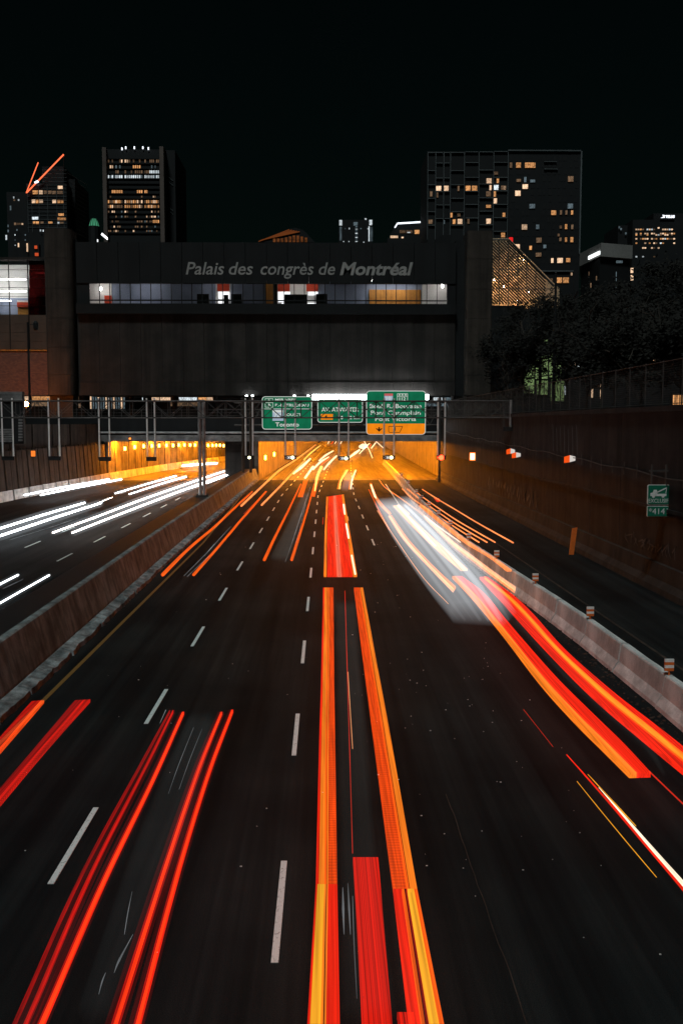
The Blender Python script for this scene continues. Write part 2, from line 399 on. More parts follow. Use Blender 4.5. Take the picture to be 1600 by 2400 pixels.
# ------------------------------------------------------------------ median wall (cast sections) with broken kerb
med = thing('median_wall', 'long grimy concrete median wall with dark flat top dividing the two carriageways', 'barrier', (-9, 60, 0))
y = 2.0; k = 0
while y < 125.5:
    y2 = min(y + 6.0, 126.3); mb = MB(); secs = []
    for q in (y + .012, y2 - .012):
        b = MED(q)
        secs.append([(b, q, .0), (b, q, .32), (b - .30, q, 1.46), (b - .36, q, 1.5), (b - .52, q, 1.5), (b - .52, q, 0)])
    mb.loft(secs); part('wall_section', mb, M['concrete'], med); y = y2
cap = MB(); secs = []
for q in (2, 30, 60, 90, 126.3):
    b = MED(q); secs.append([(b - .53, q, .2), (b - .53, q, 1.46), (b - 1.7, q, 1.46), (b - 1.9, q, 0.0), (b - 1.0, q, 0.0)])
part('filling', cap.loft(secs), M['black'], med)
y = 6.0
while y < 124:
    L = random.uniform(1.1, 1.7); mb = MB(); secs = []
    for t in range(5):
        q = y + L * t / 4 * .985; b = MED(q) + .012; j = random.uniform(-.05, .04); jz = random.uniform(-.05, .02)
        secs.append([(b, q, 0), (b + .42 + j, q, 0), (b + .40 + j, q, .17 + jz), (b + .2, q, .24 + jz), (b, q, .25)])
    part('kerb_stone', mb.loft(secs), M['kerb'], med); y += L

# ------------------------------------------------------------------ movable barrier on the right with reflective markers
JB = [(12, 8.35), (25, 8.35), (33, 8.25), (40, 7.96), (51, 7.5), (58, 7.3), (80, 7.6), (110, 8.6), (135, 9.2), (175, 10.1), (240, 12.4)]
jn = []
y = 17.4
while y < 176: jn.append(y); y += 3.6
def jersey_sec(q):
    b = lerp(JB, q) + random.uniform(-.015, .015); top = .86 + random.uniform(-.01, .01)
    return [(b, q, 0), (b + .02, q, .10), (b + .17, q, .34), (b + .235, q, top - .04), (b + .26, q, top), (b + .42, q, top), (b + .445, q, top - .04), (b + .50, q, .34), (b + .66, q, .10), (b + .68, q, 0)]
for i, (a, b) in enumerate(zip(jn, jn[1:])):
    mb = MB(); e = .035
    secs = [jersey_sec(a + e)]
    for t in (.25, .5, .75): secs.append([((1 - t) * p[0] + t * r[0], (1 - t) * p[1] + t * r[1], p[2]) for p, r in zip(jersey_sec(a + e), jersey_sec(b - e))])
    secs.append(jersey_sec(b - e))
    solo('barrier_segment', mb.loft(secs), M['jersey'], f'pale concrete barrier segment, {ordinal(i + 1)} counting away from the camera along the exit lane', 'barrier', 'movable barrier segments beside the exit lane')
mk = [24.6, 31.8, 39.0, 46.2, 53.4, 60.6, 67.8, 75.0, 82.2, 89.4, 103.8, 118.2]
names_mk = ['largest marker, nearest the camera, on the pinkish barrier joint', 'second nearest', 'third nearest', 'fourth nearest']
for i, y in enumerate(mk):
    x = lerp(JB, y) + .34
    t = thing('barrier_marker', f'orange and white striped reflector on the barrier top, {"nearest to the camera" if i == 0 else ordinal(i + 1) + " from the camera"}', 'marker', (x, y, .86), 'striped reflectors along the barrier')
    part('stem', MB().box(x - .02, x + .02, y - .01, y + .02, .85, .97), M['orange_plastic'], t)
    h = .075; z = .96; W = .115
    for j in range(4):
        part('stripe', MB().prism([(x - W, z + .03), (x + W, z), (x + W, z + h), (x - W, z + h + .03)] if False else [(x - W, z), (x + W, z), (x + W, z + h), (x - W, z + h)], y - .03, y + .03), M['orange_plastic' if j % 2 == 0 else 'white_plastic'], t); z += h + .001

# ------------------------------------------------------------------ right retaining wall
rw = thing('retaining_wall', 'tall dark grimy retaining wall along the right side of the road', 'wall', (RWX, 60, 0))
y = -6.0
while y < 125:
    y2 = min(y + 5.5, 126)
    part('wall_panel', MB().box(RWX + random.uniform(0, .012), RWX + .7, y + .02, y2 - .02, 0, 7.7), M['wall_dark'], rw)
    y = y2
part('coping', MB().box(RWX - .12, RWX + .75, -6, 126, 7.705, 7.95), M['wall_dark'], rw)
part('ledge', MB().box(RWX - .08, RWX, -6, 126, 3.4, 3.55), M['wall_dark'], rw)
y = -6.0
while y < 125:
    y2 = min(y + 5.5, 126)
    part('plinth', MB().prism([(0, 0)] * 3, 0, 1) if False else MB().loft([[(RWX - .55, q, 0), (RWX - .5, q, .25), (RWX - .28, q, .5), (RWX - .2, q, 1.15), (RWX - .003, q, 1.15), (RWX - .003, q, 0)] for q in (y + .01, y2 - .01)]), M['wall_dark'], rw)
    y = y2
# cable with pickets
cb = thing('cable_run', 'sagging cable run with short upright brackets along the dark right wall', 'cable', (RWX, 60, 5.3))
pts = [];
y = 30
while y <= 120: pts.append((RWX - .12, y, lerp([(30, 4.7), (53, 5.1), (100, 5.85), (120, 6.2)], y) + .06 * math.sin(y * .7))); y += 2
part('cable', MB().tube(pts, .03, 6), M['steel_dark'], cb)
bm_ = mesh_of('bracket', MB().box(-.015, .015, -.015, .015, -.32, .28), M['steel_dark'])
for p in pts: inst('bracket', bm_, cb, p)
# wall lamps (lit) and reflector boxes, whose faces glow in place of returned light
def on_right_wall(px, py):
    d = ray(px, py); s = (RWX - .25) / d.x; return CPOS + d * s
p = on_right_wall(1107, 1070)
t = thing('wall_lamp', 'glowing square orange white lamp on the dark right wall', 'lamp', p)
part('housing', MB().box(p.x - .02, p.x + .3, p.y + .02, p.y + .2, p.z - .45, p.z + .45), M['black'], t)
part('lens', MB().box(p.x - .30, p.x + .26, p.y - .05, p.y + .015, p.z - .38, p.z + .38), M['orange_lamp'], t)
part('lens_core', MB().box(p.x - .24, p.x + .18, p.y - .08, p.y - .052, p.z - .30, p.z + .30), M['orange_core'], t)
for (px, py, lab, fl) in ((1198, 1058, 'small white reflector box with orange left edge, upper of the close pair on right wall', 0), (1211, 1067, 'small white reflector box with orange left side, lower of the close pair on right wall', 1), (1337, 1076, 'lone tilted orange and white reflector box on the dark right wall', 2)):
    p = on_right_wall(px, py); s = .23
    t = thing('reflector_box', lab, 'reflector', p, 'reflector boxes on the right wall')
    part('case', MB().box(p.x - .1, p.x + .25, p.y + .03, p.y + .22, p.z - s * .9, p.z + s * .9), M['black'], t)
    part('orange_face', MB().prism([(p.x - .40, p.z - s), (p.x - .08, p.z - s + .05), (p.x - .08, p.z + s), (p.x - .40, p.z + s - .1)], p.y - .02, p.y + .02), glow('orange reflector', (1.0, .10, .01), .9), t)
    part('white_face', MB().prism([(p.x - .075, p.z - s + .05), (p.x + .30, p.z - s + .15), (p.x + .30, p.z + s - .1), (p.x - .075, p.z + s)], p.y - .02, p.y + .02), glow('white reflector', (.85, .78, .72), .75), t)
p = at_z(1338, 1300, 0)
solo('delineator', MB().loft([[(p.x - .13, p.y, 0), (p.x + .13, p.y, 0), (p.x + .13, p.y + .06, 0), (p.x - .13, p.y + .06, 0)], [(p.x + .02, p.y, 1.45), (p.x + .3, p.y, 1.5), (p.x + .3, p.y + .06, 1.5), (p.x + .02, p.y + .06, 1.45)]]), M['orange_plastic'], 'tall orange delineator plate leaning at the foot of the right wall', 'delineator')
# graffiti: flat sprayed strokes on the plinth and wall
def stroke(path, w, X):
    mb = MB(); secs = []
    for (y, z) in path: secs.append([(X, y - w / 2, z - w / 2), (X, y + w / 2, z + w / 2), (X - .006, y + w / 2, z + w / 2), (X - .006, y - w / 2, z - w / 2)])
    return mb.loft(secs)
gf = thing('graffiti', 'chalky blue graffiti tag sprayed low on the dark right wall', 'graffiti', (RWX - .2, 78, 1.2))
for i in range(16):
    y0 = 68 + i * 1.35; h = random.uniform(.8, 1.3)
    part('stroke', stroke([(y0, 1.25), (y0 + random.uniform(-.4, .5), 1.25 + h * .5), (y0 + random.uniform(-.3, .7), 1.25 + h), (y0 + random.uniform(.3, 1.0), 1.3 + h * random.random())], random.uniform(.12, .24), RWX - .005), M['graffiti'], gf)
gf = thing('graffiti', 'faint pale scribbled graffiti on the wall foot near the right edge', 'graffiti', (RWX - .2, 44, 1.3))
for i in range(14):
    y0 = 41 + i * .5
    part('stroke', stroke([(y0, 1.5), (y0 + random.uniform(-.5, .5), 1.6 + random.random() * .3), (y0 + random.uniform(-.4, .7), 1.7 + random.random() * .5), (y0 + random.uniform(0, .8), 1.5 + random.random() * .4)], random.uniform(.03, .07), RWX - .005), M['graffiti2'], gf)
gf = thing('graffiti', 'faint drippy tall graffiti high on the dark right wall', 'graffiti', (RWX - .2, 60, 5.5))
for i in range(7):
    y0 = 57.5 + i * 1.0
    part('stroke', stroke([(y0, 5.4), (y0 + .1, 6.2), (y0 + .3, 7.1 - .1 * (i % 3))], .16, RWX - .005), M['graffiti'], gf)

# tow-truck sign
YS = 42.0
x0, x1, z0, z1 = R(1516, 1136, 1568, 1183, YS)
ts = thing('tow_sign', 'green roadside sign with white tow truck picture reading EXCLUSIF above number 4141', 'sign', ((x0 + x1) / 2, YS, z0 - .6))
def text_mesh(s, shear=0.0, bold=0.0, depth=.01):
    c = bpy.data.curves.new('lettering', 'FONT'); c.body = s; c.extrude = depth; c.shear = shear; c.offset = bold; c.resolution_u = 3; c.align_x = 'LEFT'
    o = bpy.data.objects.new('lettering', c); COL.objects.link(o)
    dg = bpy.context.evaluated_depsgraph_get(); dg.update()
    m = bpy.data.meshes.new_from_object(o.evaluated_get(dg)); bpy.data.objects.remove(o); bpy.data.curves.remove(c); return m
def lettering(s, x0, x1, zb, cap_h, Y, mat, parent, shear=0.0, bold=0.0, name='lettering', depth=.01):
    """Raised letters facing the camera side: from x0 to x1 (x1 None: natural width), baseline zb, capital height cap_h."""
    m = text_mesh(s, shear, bold, 1.0)
    xs = [v.co.x for v in m.vertices]; a, b = min(xs), max(xs)
    cap = .70
    sx = (x1 - x0) / (b - a) if x1 is not None else cap_h / cap
    sz = cap_h / cap
    org = ORG[parent.name]
    for v in m.vertices:
        v.co = (x0 + (v.co.x - a) * sx - org.x, Y - v.co.z * depth - org.y, zb + v.co.y * sz - org.z)
    m.materials.append(mat); o = bpy.data.objects.new(name, m); COL.objects.link(o); o.parent = parent; ORG[o.name] = org; return o
def rounded(x0, x1, z0, z1, r, n=5):
    pts = []
    for cx, cz, a0 in ((x1 - r, z0 + r, -90), (x1 - r, z1 - r, 0), (x0 + r, z1 - r, 90), (x0 + r, z0 + r, 180)):
        for k in range(n): a = rad(a0 + 90 * k / (n - 1)); pts.append((cx + r * math.cos(a), cz + r * math.sin(a)))
    return pts
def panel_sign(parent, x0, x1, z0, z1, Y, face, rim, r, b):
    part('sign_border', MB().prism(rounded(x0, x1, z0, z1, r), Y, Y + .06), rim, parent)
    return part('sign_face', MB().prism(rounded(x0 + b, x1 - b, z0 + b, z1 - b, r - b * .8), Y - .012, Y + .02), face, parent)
fc = panel_sign(ts, x0, x1, z0, z1, YS, M['sign_dim'], M['sign_paint'], .07, .025)
W = x1 - x0
lettering('EXCLUSIF', x0 + .05, x1 - .05, z0 + .09, .17, YS - .012, M['sign_paint'], fc)
tb = z0 + .37; tx = x0 + .12
truck = MB().prism([(tx, tb), (tx + .68, tb), (tx + .68, tb + .10), (tx + .30, tb + .10), (tx + .27, tb + .27), (tx + .14, tb + .27), (tx + .10, tb + .15), (tx, tb + .13)], YS - .024, YS - .013)
truck.prism([(tx + .25, tb + .12), (tx + .70, tb + .33), (tx + .70, tb + .37), (tx + .62, tb + .35), (tx + .25, tb + .17)], YS - .024, YS - .013)
truck.prism([(tx + .64, tb + .12), (tx + .665, tb + .12), (tx + .70, tb + .34), (tx + .68, tb + .34)], YS - .024, YS - .013)
for cx in (.13, .54):
    truck.prism([(tx + cx + .065 * math.cos(a), tb + .065 * math.sin(a) - .01) for a in [k * math.pi / 6 for k in range(12)]], YS - .028, YS - .02)
part('tow_truck_picture', truck, M['sign_paint'], fc)
ax0, ax1, az0, az1 = R(1515, 1186, 1566, 1211, YS)
fc2 = panel_sign(ts, ax0, ax1, az0, az1, YS, M['sign_dim'], M['sign_paint'], .05, .02)
lettering('*4141', ax0 + .07, ax1 - .06, az0 + .11, .25, YS - .012, M['sign_paint'], fc2)
for xx in (x0 + .18, x1 - .16):
    part('bracket', MB().box(xx - .03, xx + .03, YS + .062, YS + .12, az0 + .05, z1 + .85), M['steel_dark'], ts)
part('arm', MB().box(x0 + .1, RWX + .02, YS + .125, YS + .18, z1 + .55, z1 + .62), M['steel_dark'], ts)

# ------------------------------------------------------------------ fence on top of the right wall
fn = thing('fence', 'tall grey post and mesh fence on top of the right retaining wall', 'fence', (RWX + .3, 60, 7.9))
pm = mesh_of('post', MB().tube([(0, 0, 0), (0, 0, 2.0)], .03, 6), M['steel_dark'])
y = 20.0
while y < 124: inst('post', pm, fn, (RWX + .3, y, 7.95)); y += 2.4
part('rail', MB().tube([(RWX + .3, 18, 9.9), (RWX + .3, 124, 9.9)], .02, 6), M['steel_dark'], fn)
part('rail', MB().tube([(RWX + .3, 18, 8.05), (RWX + .3, 124, 8.05)], .02, 6), M['steel_dark'], fn)
wires = MB()
for z in [8.05 + .1 * k for k in range(1, 19)]: wires.box(RWX + .305, RWX + .311, 18, 124, z, z + .006)
y = 18
while y < 124: wires.box(RWX + .312, RWX + .318, y, y + .006, 8.0, 9.9); y += .12
part('wire_mesh', wires, M['steel_dark'], fn, kind='stuff')

# ------------------------------------------------------------------ left retaining wall, ribbed, running into the left tunnel
lw = thing('ribbed_wall', 'brown ribbed retaining wall curving along the far left carriageway into the tunnel', 'wall', (-30, 80, 0))
def wall_run(pts, z0, z1, thick, mat, name, off=0.0, seg=3.0, slope=0.0):
    out = []
    for (xa, a), (xb, b) in zip(pts, pts[1:]):
        n = max(1, int(math.hypot(xb - xa, b - a) / seg))
        for k in range(n):
            t0, t1 = k / n + .006, (k + 1) / n - .006
            q = [(xa + (xb - xa) * t - off, a + (b - a) * t) for t in (t0, t1)]
            mb = MB().loft([[(x, y, z0), (x - slope, y, z1), (x - slope - thick, y, z1), (x - thick, y, z0)] for x, y in q])
            out.append(part(name, mb, mat, lw))
    return out
wall_run(LWALL[1:5], 0, 4.6, .5, M['wall_left'], 'wall_panel', .1, 3.0, .3)
wall_run(LWALL[4:], 0, 4.98, .5, M['tunnel_wall'], 'tunnel_panel', .1, 3.0, .0)
wall_run(LWALL[1:5], 4.6, 7.1, .5, M['wall_left'], 'upper_panel', .9, 6.0, 0)
wall_run(LWALL[1:], 0, .95, .12, M['jersey'], 'foot_barrier', -.15, 4.0, .08)
rib = mesh_of('rib', MB().box(-.02, .10, -.05, .05, 0, 4.5), M['wall_left'])
for (xa, a), (xb, b) in zip(LWALL[1:9], LWALL[2:9]):
    n = int(math.hypot(xb - xa, b - a) / 1.5)
    for k in range(n):
        t = k / n; inst('rib', rib, lw, (xa + (xb - xa) * t - .2, a + (b - a) * t, .3), rot=(0, -.06, 0))
def on_left_wall(px, py):
    d = ray(px, py); best = None
    for (xa, a), (xb, b) in zip(LWALL, LWALL[1:]):
        den = d.x * (b - a) - d.y * (xb - xa)
        s = (xa * (b - a) - a * (xb - xa)) / den
        yy = d.y * s
        if a - .01 <= yy <= b + .01 and s > 0 and (best is None or s < best): best = s
    return CPOS + d * best
lamp_m = mesh_of('lens', MB().tube([(0, 0, -.26), (0, 0, -.18), (0, 0, .18), (0, 0, .26)], [.1, .18, .18, .1], 8), M['sodium_small'])
case_m = mesh_of('lamp_base', MB().box(-.3, -.15, -.12, .12, -.2, .2), M['steel_dark'])
L3 = [(760, 500), (820, 490), (875, 485), (925, 483), (970, 482), (1015, 480), (1055, 480), (1090, 478), (1125, 478), (1160, 478), (1190, 478), (1270, 480), (1297, 480), (1320, 480), (1343, 480), (1365, 482), (1383, 483), (1400, 483), (1420, 483), (1437, 483), (1453, 484), (1468, 484)]
for i, q in enumerate(Z3(*L3)):
    p = on_left_wall(*q); p = p + Vector((.14, -.05, 0))
    t = thing('tunnel_lamp', f'glowing orange lamp on the left tunnel wall, {ordinal(i + 1)} from the left end of its row', 'lamp', p, 'row of orange lamps on the left tunnel wall')
    inst('lens', lamp_m, t, p); inst('lamp_base', case_m, t, p)
p = on_left_wall(73, 1063); 
t = thing('wall_light', 'small dim orange square light on the dark wall at far left', 'lamp', p)
part('lens', MB().box(p.x + .1, p.x + .5, p.y - .3, p.y - .2, p.z - .28, p.z + .28), glow('dim orange', (1, .22, .03), 1.1), t)
part('housing', MB().box(p.x + .05, p.x + .55, p.y - .19, p.y, p.z - .33, p.z + .33), M['black'], t)

# ------------------------------------------------------------------ tunnel mouth: walls, beam, roof, lamps
tn = thing('tunnel_portal', 'concrete road tunnel mouth with grey beam over two orange lit tubes', 'tunnel', (0, PY, 0))
def side(tabx, z1, flip, name, y0=126.4):
    yy = [y0, 131, 136, 141, 146, 151, 160, 170, 180, 195, 210, 230, 250, 280, 320, 360, 420, 480]
    for a, b in zip(yy, yy[1:]):
        xa, xb = tabx(a), tabx(b); s = .5 if flip else -.5
        g_ = .03 if a < 200 else 0
        part(name, MB().loft([[(xa, a + g_, 0), (xa, a + g_, z1), (xa + s, a + g_, z1), (xa + s, a + g_, 0)], [(xb, b - g_, 0), (xb, b - g_, z1), (xb + s, b - g_, z1), (xb + s, b - g_, 0)]]), M['tunnel_wall'], tn)
side(lambda y: MED(y) + .0, 5.12, False, 'wall_panel')
side(lambda y: RWX + .1 + .9 * lerp(SHIFT, y), 5.12, True, 'wall_panel')
part('roof', MB().box(-40, 40, PY + .5, 490, 5.125, 5.6), M['tunnel_wall'], tn)
part('end_wall', MB().box(-40, 40, 482, 484, 0, 4.98), M['tunnel_wall'], tn)
nose = MB().loft([[(-8.42, 126.52, 0), (-8.42, 126.52, 4.98), (-12.6, 126.5, 4.98), (-12.6, 126.5, 0)], [(MED(132) - .55, 132, 0), (MED(132) - .55, 132, 4.98), (-12.0, 132, 4.98), (-12.0, 132, 0)]])
part('nose', nose, M['wall_dark'], tn)
tx_ = -40
while tx_ < 15:
    part('beam_section', MB().box(tx_ + .02, min(tx_ + 7.8, RWX + .3) - .02, PY - .35, PY + .48, 4.93, 5.72), M['deck'], tn); tx_ += 7.8
part('pipe', MB().tube([(-40, PY - .2, 6.02), (14.2, PY - .2, 6.02)], .16, 10), M['steel'], tn)
part('upper_wall', MB().box(-60, RWX + .3, PY + .05, PY + .4, 5.73, 7.9), M['facade_dark'], tn)
rail = MB()
for z in (8.15, 8.5, 8.85): rail.box(-60, 16, PY + .2, PY + .26, z, z + .06)
part('guard_rail', rail, M['steel_dark'], tn)
pst = mesh_of('rail_post', MB().box(-.04, .04, 0, .08, 7.9, 8.95), M['steel_dark'])
for k in range(30): inst('rail_post', pst, tn, (-58 + 2.5 * k, PY + .18, 0))
fx = MB().box(-.6, .6, -.25, .25, 0, .1)
lm = mesh_of('tunnel_light', fx, M['sodium'])
for yy in (129, 137, 146, 156, 168, 182, 196, 210, 225, 241, 258, 276, 296, 318, 342, 368, 398, 430):
    for lane in (-5.5, 3.0, 10.5):
        inst('tunnel_light', lm, tn, (lane + lerp(SHIFT, yy), yy, 4.97))
for yy, xx in ((129, -20), (138, -18), (150, -18), (162, -16), (176, -13), (192, -9), (210, -4), (129, -24), (138, -23.5), (146, -22.5), (154, -21.5), (163, -20), (172, -18.5), (182, -16.5)):
    inst('tunnel_light', lm, tn, (xx - 2, yy, 4.97))
for q in Z4((175, 555), (212, 535)):
    d = ray(*q); s = 1.0
    yy = 135 if q[0] < 635 else 150
    p = at_y(q[0], q[1], yy); p.x = MED(yy) + .12
    part('wall_light', MB().tube([(p.x, p.y, p.z - .3), (p.x, p.y, p.z + .3)], .13, 8), M['sodium_small'], tn)

print('setting done')

# ================================================================== GANTRY over the whole trench
GY = 78.0
gt = thing('gantry', 'long steel lattice gantry spanning both carriageways on a post in the median', 'gantry', (MED(78) - 1.0, GY, 1.5))
GX0, GX1 = -36.0, 14.55
zt, zb = at_y(800, 940, GY).z, at_y(800, 979, GY).z
for (yy, zz) in ((GY, zt), (GY, zb), (GY + 1.1, zt), (GY + 1.1, zb)):
    part('chord', MB().tube([(GX0, yy, zz), (GX1, yy, zz)], .055 if yy == GY else .045, 8), M['steel_dark'], gt)
part('mid_rail', MB().tube([(-8.5, GY, (zt + zb) / 2), (GX1, GY, (zt + zb) / 2)], .022, 6), M['steel_dark'], gt)
step = 1.47; H = zt - zb
vm = mesh_of('strut', MB().tube([(0, 0, 0), (0, 0, H)], .028, 6), M['steel_dark'])
d1 = mesh_of('brace', MB().tube([(0, -.03, 0), (step, -.03, H)], .026, 6), M['steel_dark'])
d2 = mesh_of('brace', MB().tube([(0, .03, H), (step, .03, 0)], .026, 6), M['steel_dark'])
dt = mesh_of('cross_brace', MB().tube([(0, 0, 0), (step, 1.1, 0)], .022, 6), M['steel_dark'])
k = 0; x = GX1 - .25
while x - step > GX0:
    xx = x - step
    inst('strut', vm, gt, (x, GY, zb)); inst('strut', vm, gt, (x, GY + 1.1, zb))
    if x > -8.6 or k % 2: inst('brace', d1, gt, (xx, GY, zb))
    if x > -8.6 or not k % 2: inst('brace', d2, gt, (xx, GY, zb))
    inst('brace', d1 if k % 2 else d2, gt, (xx, GY + 1.1, zb))
    inst('cross_brace', dt, gt, (xx, GY, zt)); inst('cross_brace', dt, gt, (xx, GY, zb))
    x = xx; k += 1
pb = at_y(473, 1163, GY)
for dx in (-.16, .16):
    part('post', MB().tube([(pb.x + dx, GY + .5, 1.47), (pb.x + dx, GY + .5, zt + .12)], .135, 12), M['steel'], gt, smooth=False)
part('base_plate', MB().box(pb.x - .5, pb.x + .5, GY + .15, GY + .85, 1.465, 1.56), M['steel_dark'], gt)
for dx in (-.4, .4):
    for dy in (.22, .78): part('bolt', MB().tube([(pb.x + dx, GY + dy, 1.56), (pb.x + dx, GY + dy, 1.66)], .04, 6), M['steel_dark'], gt)
for z in (1.9, 5.0, zb - .1, zt): part('tie_plate', MB().box(pb.x - .2, pb.x + .2, GY + .36, GY + .64, z, z + .08), M['steel'], gt)
part('end_post', MB().tube([(14.52, GY, 6.9), (14.52, GY, zt + .1)], .1, 10), M['steel'], gt)
part('end_post', MB().tube([(14.2, GY + 1.1, 6.9), (14.2, GY + 1.1, zt + .1)], .08, 10), M['steel_dark'], gt)
part('wall_bracket', MB().box(13.9, RWX + .01, GY - .25, GY + 1.3, 6.6, 6.9), M['wall_dark'], gt)

# lane signals hanging from the gantry
def fpts(a): return a
SIG = [  # left pole px, right pole px, bottom px, kind, label
    (Z3((20, 548), (85, 548)), 'plain', 'pair of pale hanging poles with dark signal back, leftmost under the gantry'),
    (Z3((305, 548), (368, 548)), 'plain', 'pair of pale hanging poles with dark signal back, second from the left under the gantry'),
    (Z3((612, 552), (675, 552)), 'plain', 'dark lane signal back on two pale poles in front of the left tunnel wall'),
    (Z3((905, 552), (952, 552)), 'plain', 'dark lane signal back on two pale poles just left of the median post'),
    (Z4((42, 543), (86, 543)), 'yellow', 'lane signal with one pale yellow light on two poles beside the tunnel divider'),
    (Z4((285, 543), (345, 543)), 'cross', 'lane signal with white cross hanging under the left green Toronto sign'),
    (Z4((612, 548), (670, 548)), 'cross', 'lane signal with white cross hanging under the middle green sign'),
    (Z4((887, 543), (948, 543)), 'cross', 'lane signal with white cross hanging under the green and orange sign'),
    (Z4((1215, 543), (1258, 543)), 'red', 'lane signal showing a bright red light on the rightmost pair of poles')]
def bar(mb, xa, za, xb, zb_, t, y):
    d = Vector((xb - xa, 0, zb_ - za)).normalized(); n = Vector((-d.z, 0, d.x)) * t / 2
    mb.prism([(xa - n.x, za - n.z), (xb - n.x, zb_ - n.z), (xb + n.x, zb_ + n.z), (xa + n.x, za + n.z)], y - .006, y + .006)
for (pa, pz), kind, lab in SIG:
    A, B = at_y(*pa, GY - .2), at_y(*pz, GY - .2); z = A.z
    t = thing('lane_signal', lab, 'traffic signal', ((A.x + B.x) / 2, GY - .2, z - .3), 'lane signals hanging from the gantry')
    for q in (A, B):
        part('pole', MB().tube([(q.x, GY - .2, z), (q.x, GY - .2, zt + .22)], .062, 8), M['white_pole'], t)
        for zz in (zt - .06, zb - .06): part('clamp', MB().box(q.x - .09, q.x + .09, GY - .27, GY - .04, zz, zz + .12), M['steel_dark'], t)
    x0, x1 = A.x - .08, B.x + .08; h = .30
    bxp = part('signal_box', MB().box(x0, x1, GY - .28, GY - .06, z - h, z - .005), M['black'], t)
    ym = GY - .29; zc = z - h / 2; cx = (x0 + x1) / 2; Wd = x1 - x0
    if kind == 'cross':
        mb = MB(); bar(mb, cx - .2, zc - .1, cx - .02, zc + .1, .05, ym); bar(mb, cx - .2, zc + .1, cx - .02, zc - .1, .05, ym - .013)
        part('cross', mb, M['white_led'], bxp)
        for s, xx in ((1, x0 + .06), (-1, x1 - .06)):
            mb = MB(); bar(mb, xx + s * .12, zc + .09, xx, zc, .035, ym); bar(mb, xx, zc, xx + s * .12, zc - .09, .035, ym - .013)
            bar(mb, xx + s * .12, zc + .09, xx + s * .2, zc, .03, ym); bar(mb, xx + s * .2, zc, xx + s * .12, zc - .09, .03, ym - .013)
            part('arrow', mb, M['dim_led'], bxp)
        part('lens', MB().tube([(cx + .17, ym + .02, zc), (cx + .17, ym - .05, zc)], .13, 12), M['yellow_lamp'], bxp)
    elif kind == 'yellow':
        part('lens', MB().tube([(cx, ym + .02, zc), (cx, ym - .05, zc)], .11, 12), M['yellow_lamp'], bxp)
    elif kind == 'red':
        part('lens', MB().tube([(cx, ym + .02, zc), (cx, ym - .05, zc)], .20, 12), M['red_lamp'], bxp)
        part('lens', MB().tube([(x0 + .08, ym + .02, zc), (x0 + .08, ym - .04, zc)], .05, 10), M['red_lamp'], bxp)
    part('hood', MB().box(x0 - .04, x1 + .04, GY - .34, GY - .285, z - .02, z + .015), M['black'], t)

# message board backs at far left
YB = 88.0
t = thing('message_board', 'grey louvred back of a large message board at the left edge', 'sign', (*at_y(20, 1040, YB)[:2], 5.0))
x0, x1, z0, z1 = R(-25, 918, 55, 1040, YB)
part('case', MB().box(x0, x1, YB, YB + .6, z0, z1), M['black'], t)
for i in range(7):
    a, b, c, d = R(-25, 918 + i * 3.4, 53, 920.6 + i * 3.4, YB); part('louvre', MB().box(a, b, YB - .14, YB - .02, c, d), M['deck'], t)
for i in range(6):
    a, b, c, d = R(-25, 1005 + i * 5.4, 29, 1009 + i * 5.4, YB); part('louvre', MB().box(a, b, YB - .14, YB - .02, c, d), M['deck'], t)
for i in range(9):
    a, b, c, d = R(45, 975 + i * 6.8, 54, 979.5 + i * 6.8, YB); part('louvre', MB().box(a, b, YB - .14, YB - .02, c, d), M['deck'], t)

# ================================================================== GREEN DIRECTION SIGNS on their own frame by the tunnel mouth
SY = 116.0
fr = thing('gantry', 'dark steel frame behind the three green direction signs by the tunnel mouth', 'gantry', (MED(118) - .6, SY + .5, 1.5))
for zz in (7.0, 9.6): part('chord', MB().tube([(-10.5, SY + .45, zz), (13.6, SY + .45, zz)], .10, 8), M['steel_dark'], fr)
for px in (570, 588):
    q = at_y(px, 1105, SY + .45); part('post', MB().tube([(q.x, SY + .45, 1.47), (q.x, SY + .45, 10.2)], .16, 8), M['wall_left'], fr)
part('post', MB().tube([(13.4, SY + .45, .3), (13.4, SY + .45, 10.2)], .14, 8), M['steel_dark'], fr)
for k in range(16):
    xx = -10 + 1.48 * k; part('brace', MB().tube([(xx, SY + .45, 7.0 if k % 2 else 9.6), (xx + 1.48, SY + .45, 9.6 if k % 2 else 7.0)], .05, 6), M['steel_dark'], fr)

def sx(px, py=960): return at_y(px, py, SY).x
def sz(py, px=800): return at_y(px, py, SY).z
def Sg(zx, zy): return zx / 6.03, zy / 6.03       # zoom of the signs
def X1(a): return sx(600 + a / 6.03)
def Z1(a): return sz(900 + a / 6.03)
LY = SY - .012
# sign 1
t = thing('direction_sign', 'green direction sign reading MIRABEL and Toronto, leftmost of three over the right tube', 'sign', (X1(440), SY, Z1(640)), 'green direction signs at the tunnel mouth')
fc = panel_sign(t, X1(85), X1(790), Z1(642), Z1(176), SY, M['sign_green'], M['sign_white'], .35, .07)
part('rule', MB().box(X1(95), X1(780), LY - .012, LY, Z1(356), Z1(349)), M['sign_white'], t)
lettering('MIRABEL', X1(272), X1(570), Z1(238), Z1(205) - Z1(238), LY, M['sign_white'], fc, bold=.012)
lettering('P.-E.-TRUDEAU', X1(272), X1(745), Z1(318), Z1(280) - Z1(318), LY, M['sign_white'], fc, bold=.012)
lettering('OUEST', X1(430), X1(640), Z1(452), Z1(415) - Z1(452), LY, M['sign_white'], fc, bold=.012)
lettering('Toronto', X1(272), X1(605), Z1(600), Z1(543) - Z1(600), LY, M['sign_white'], fc, bold=.015)
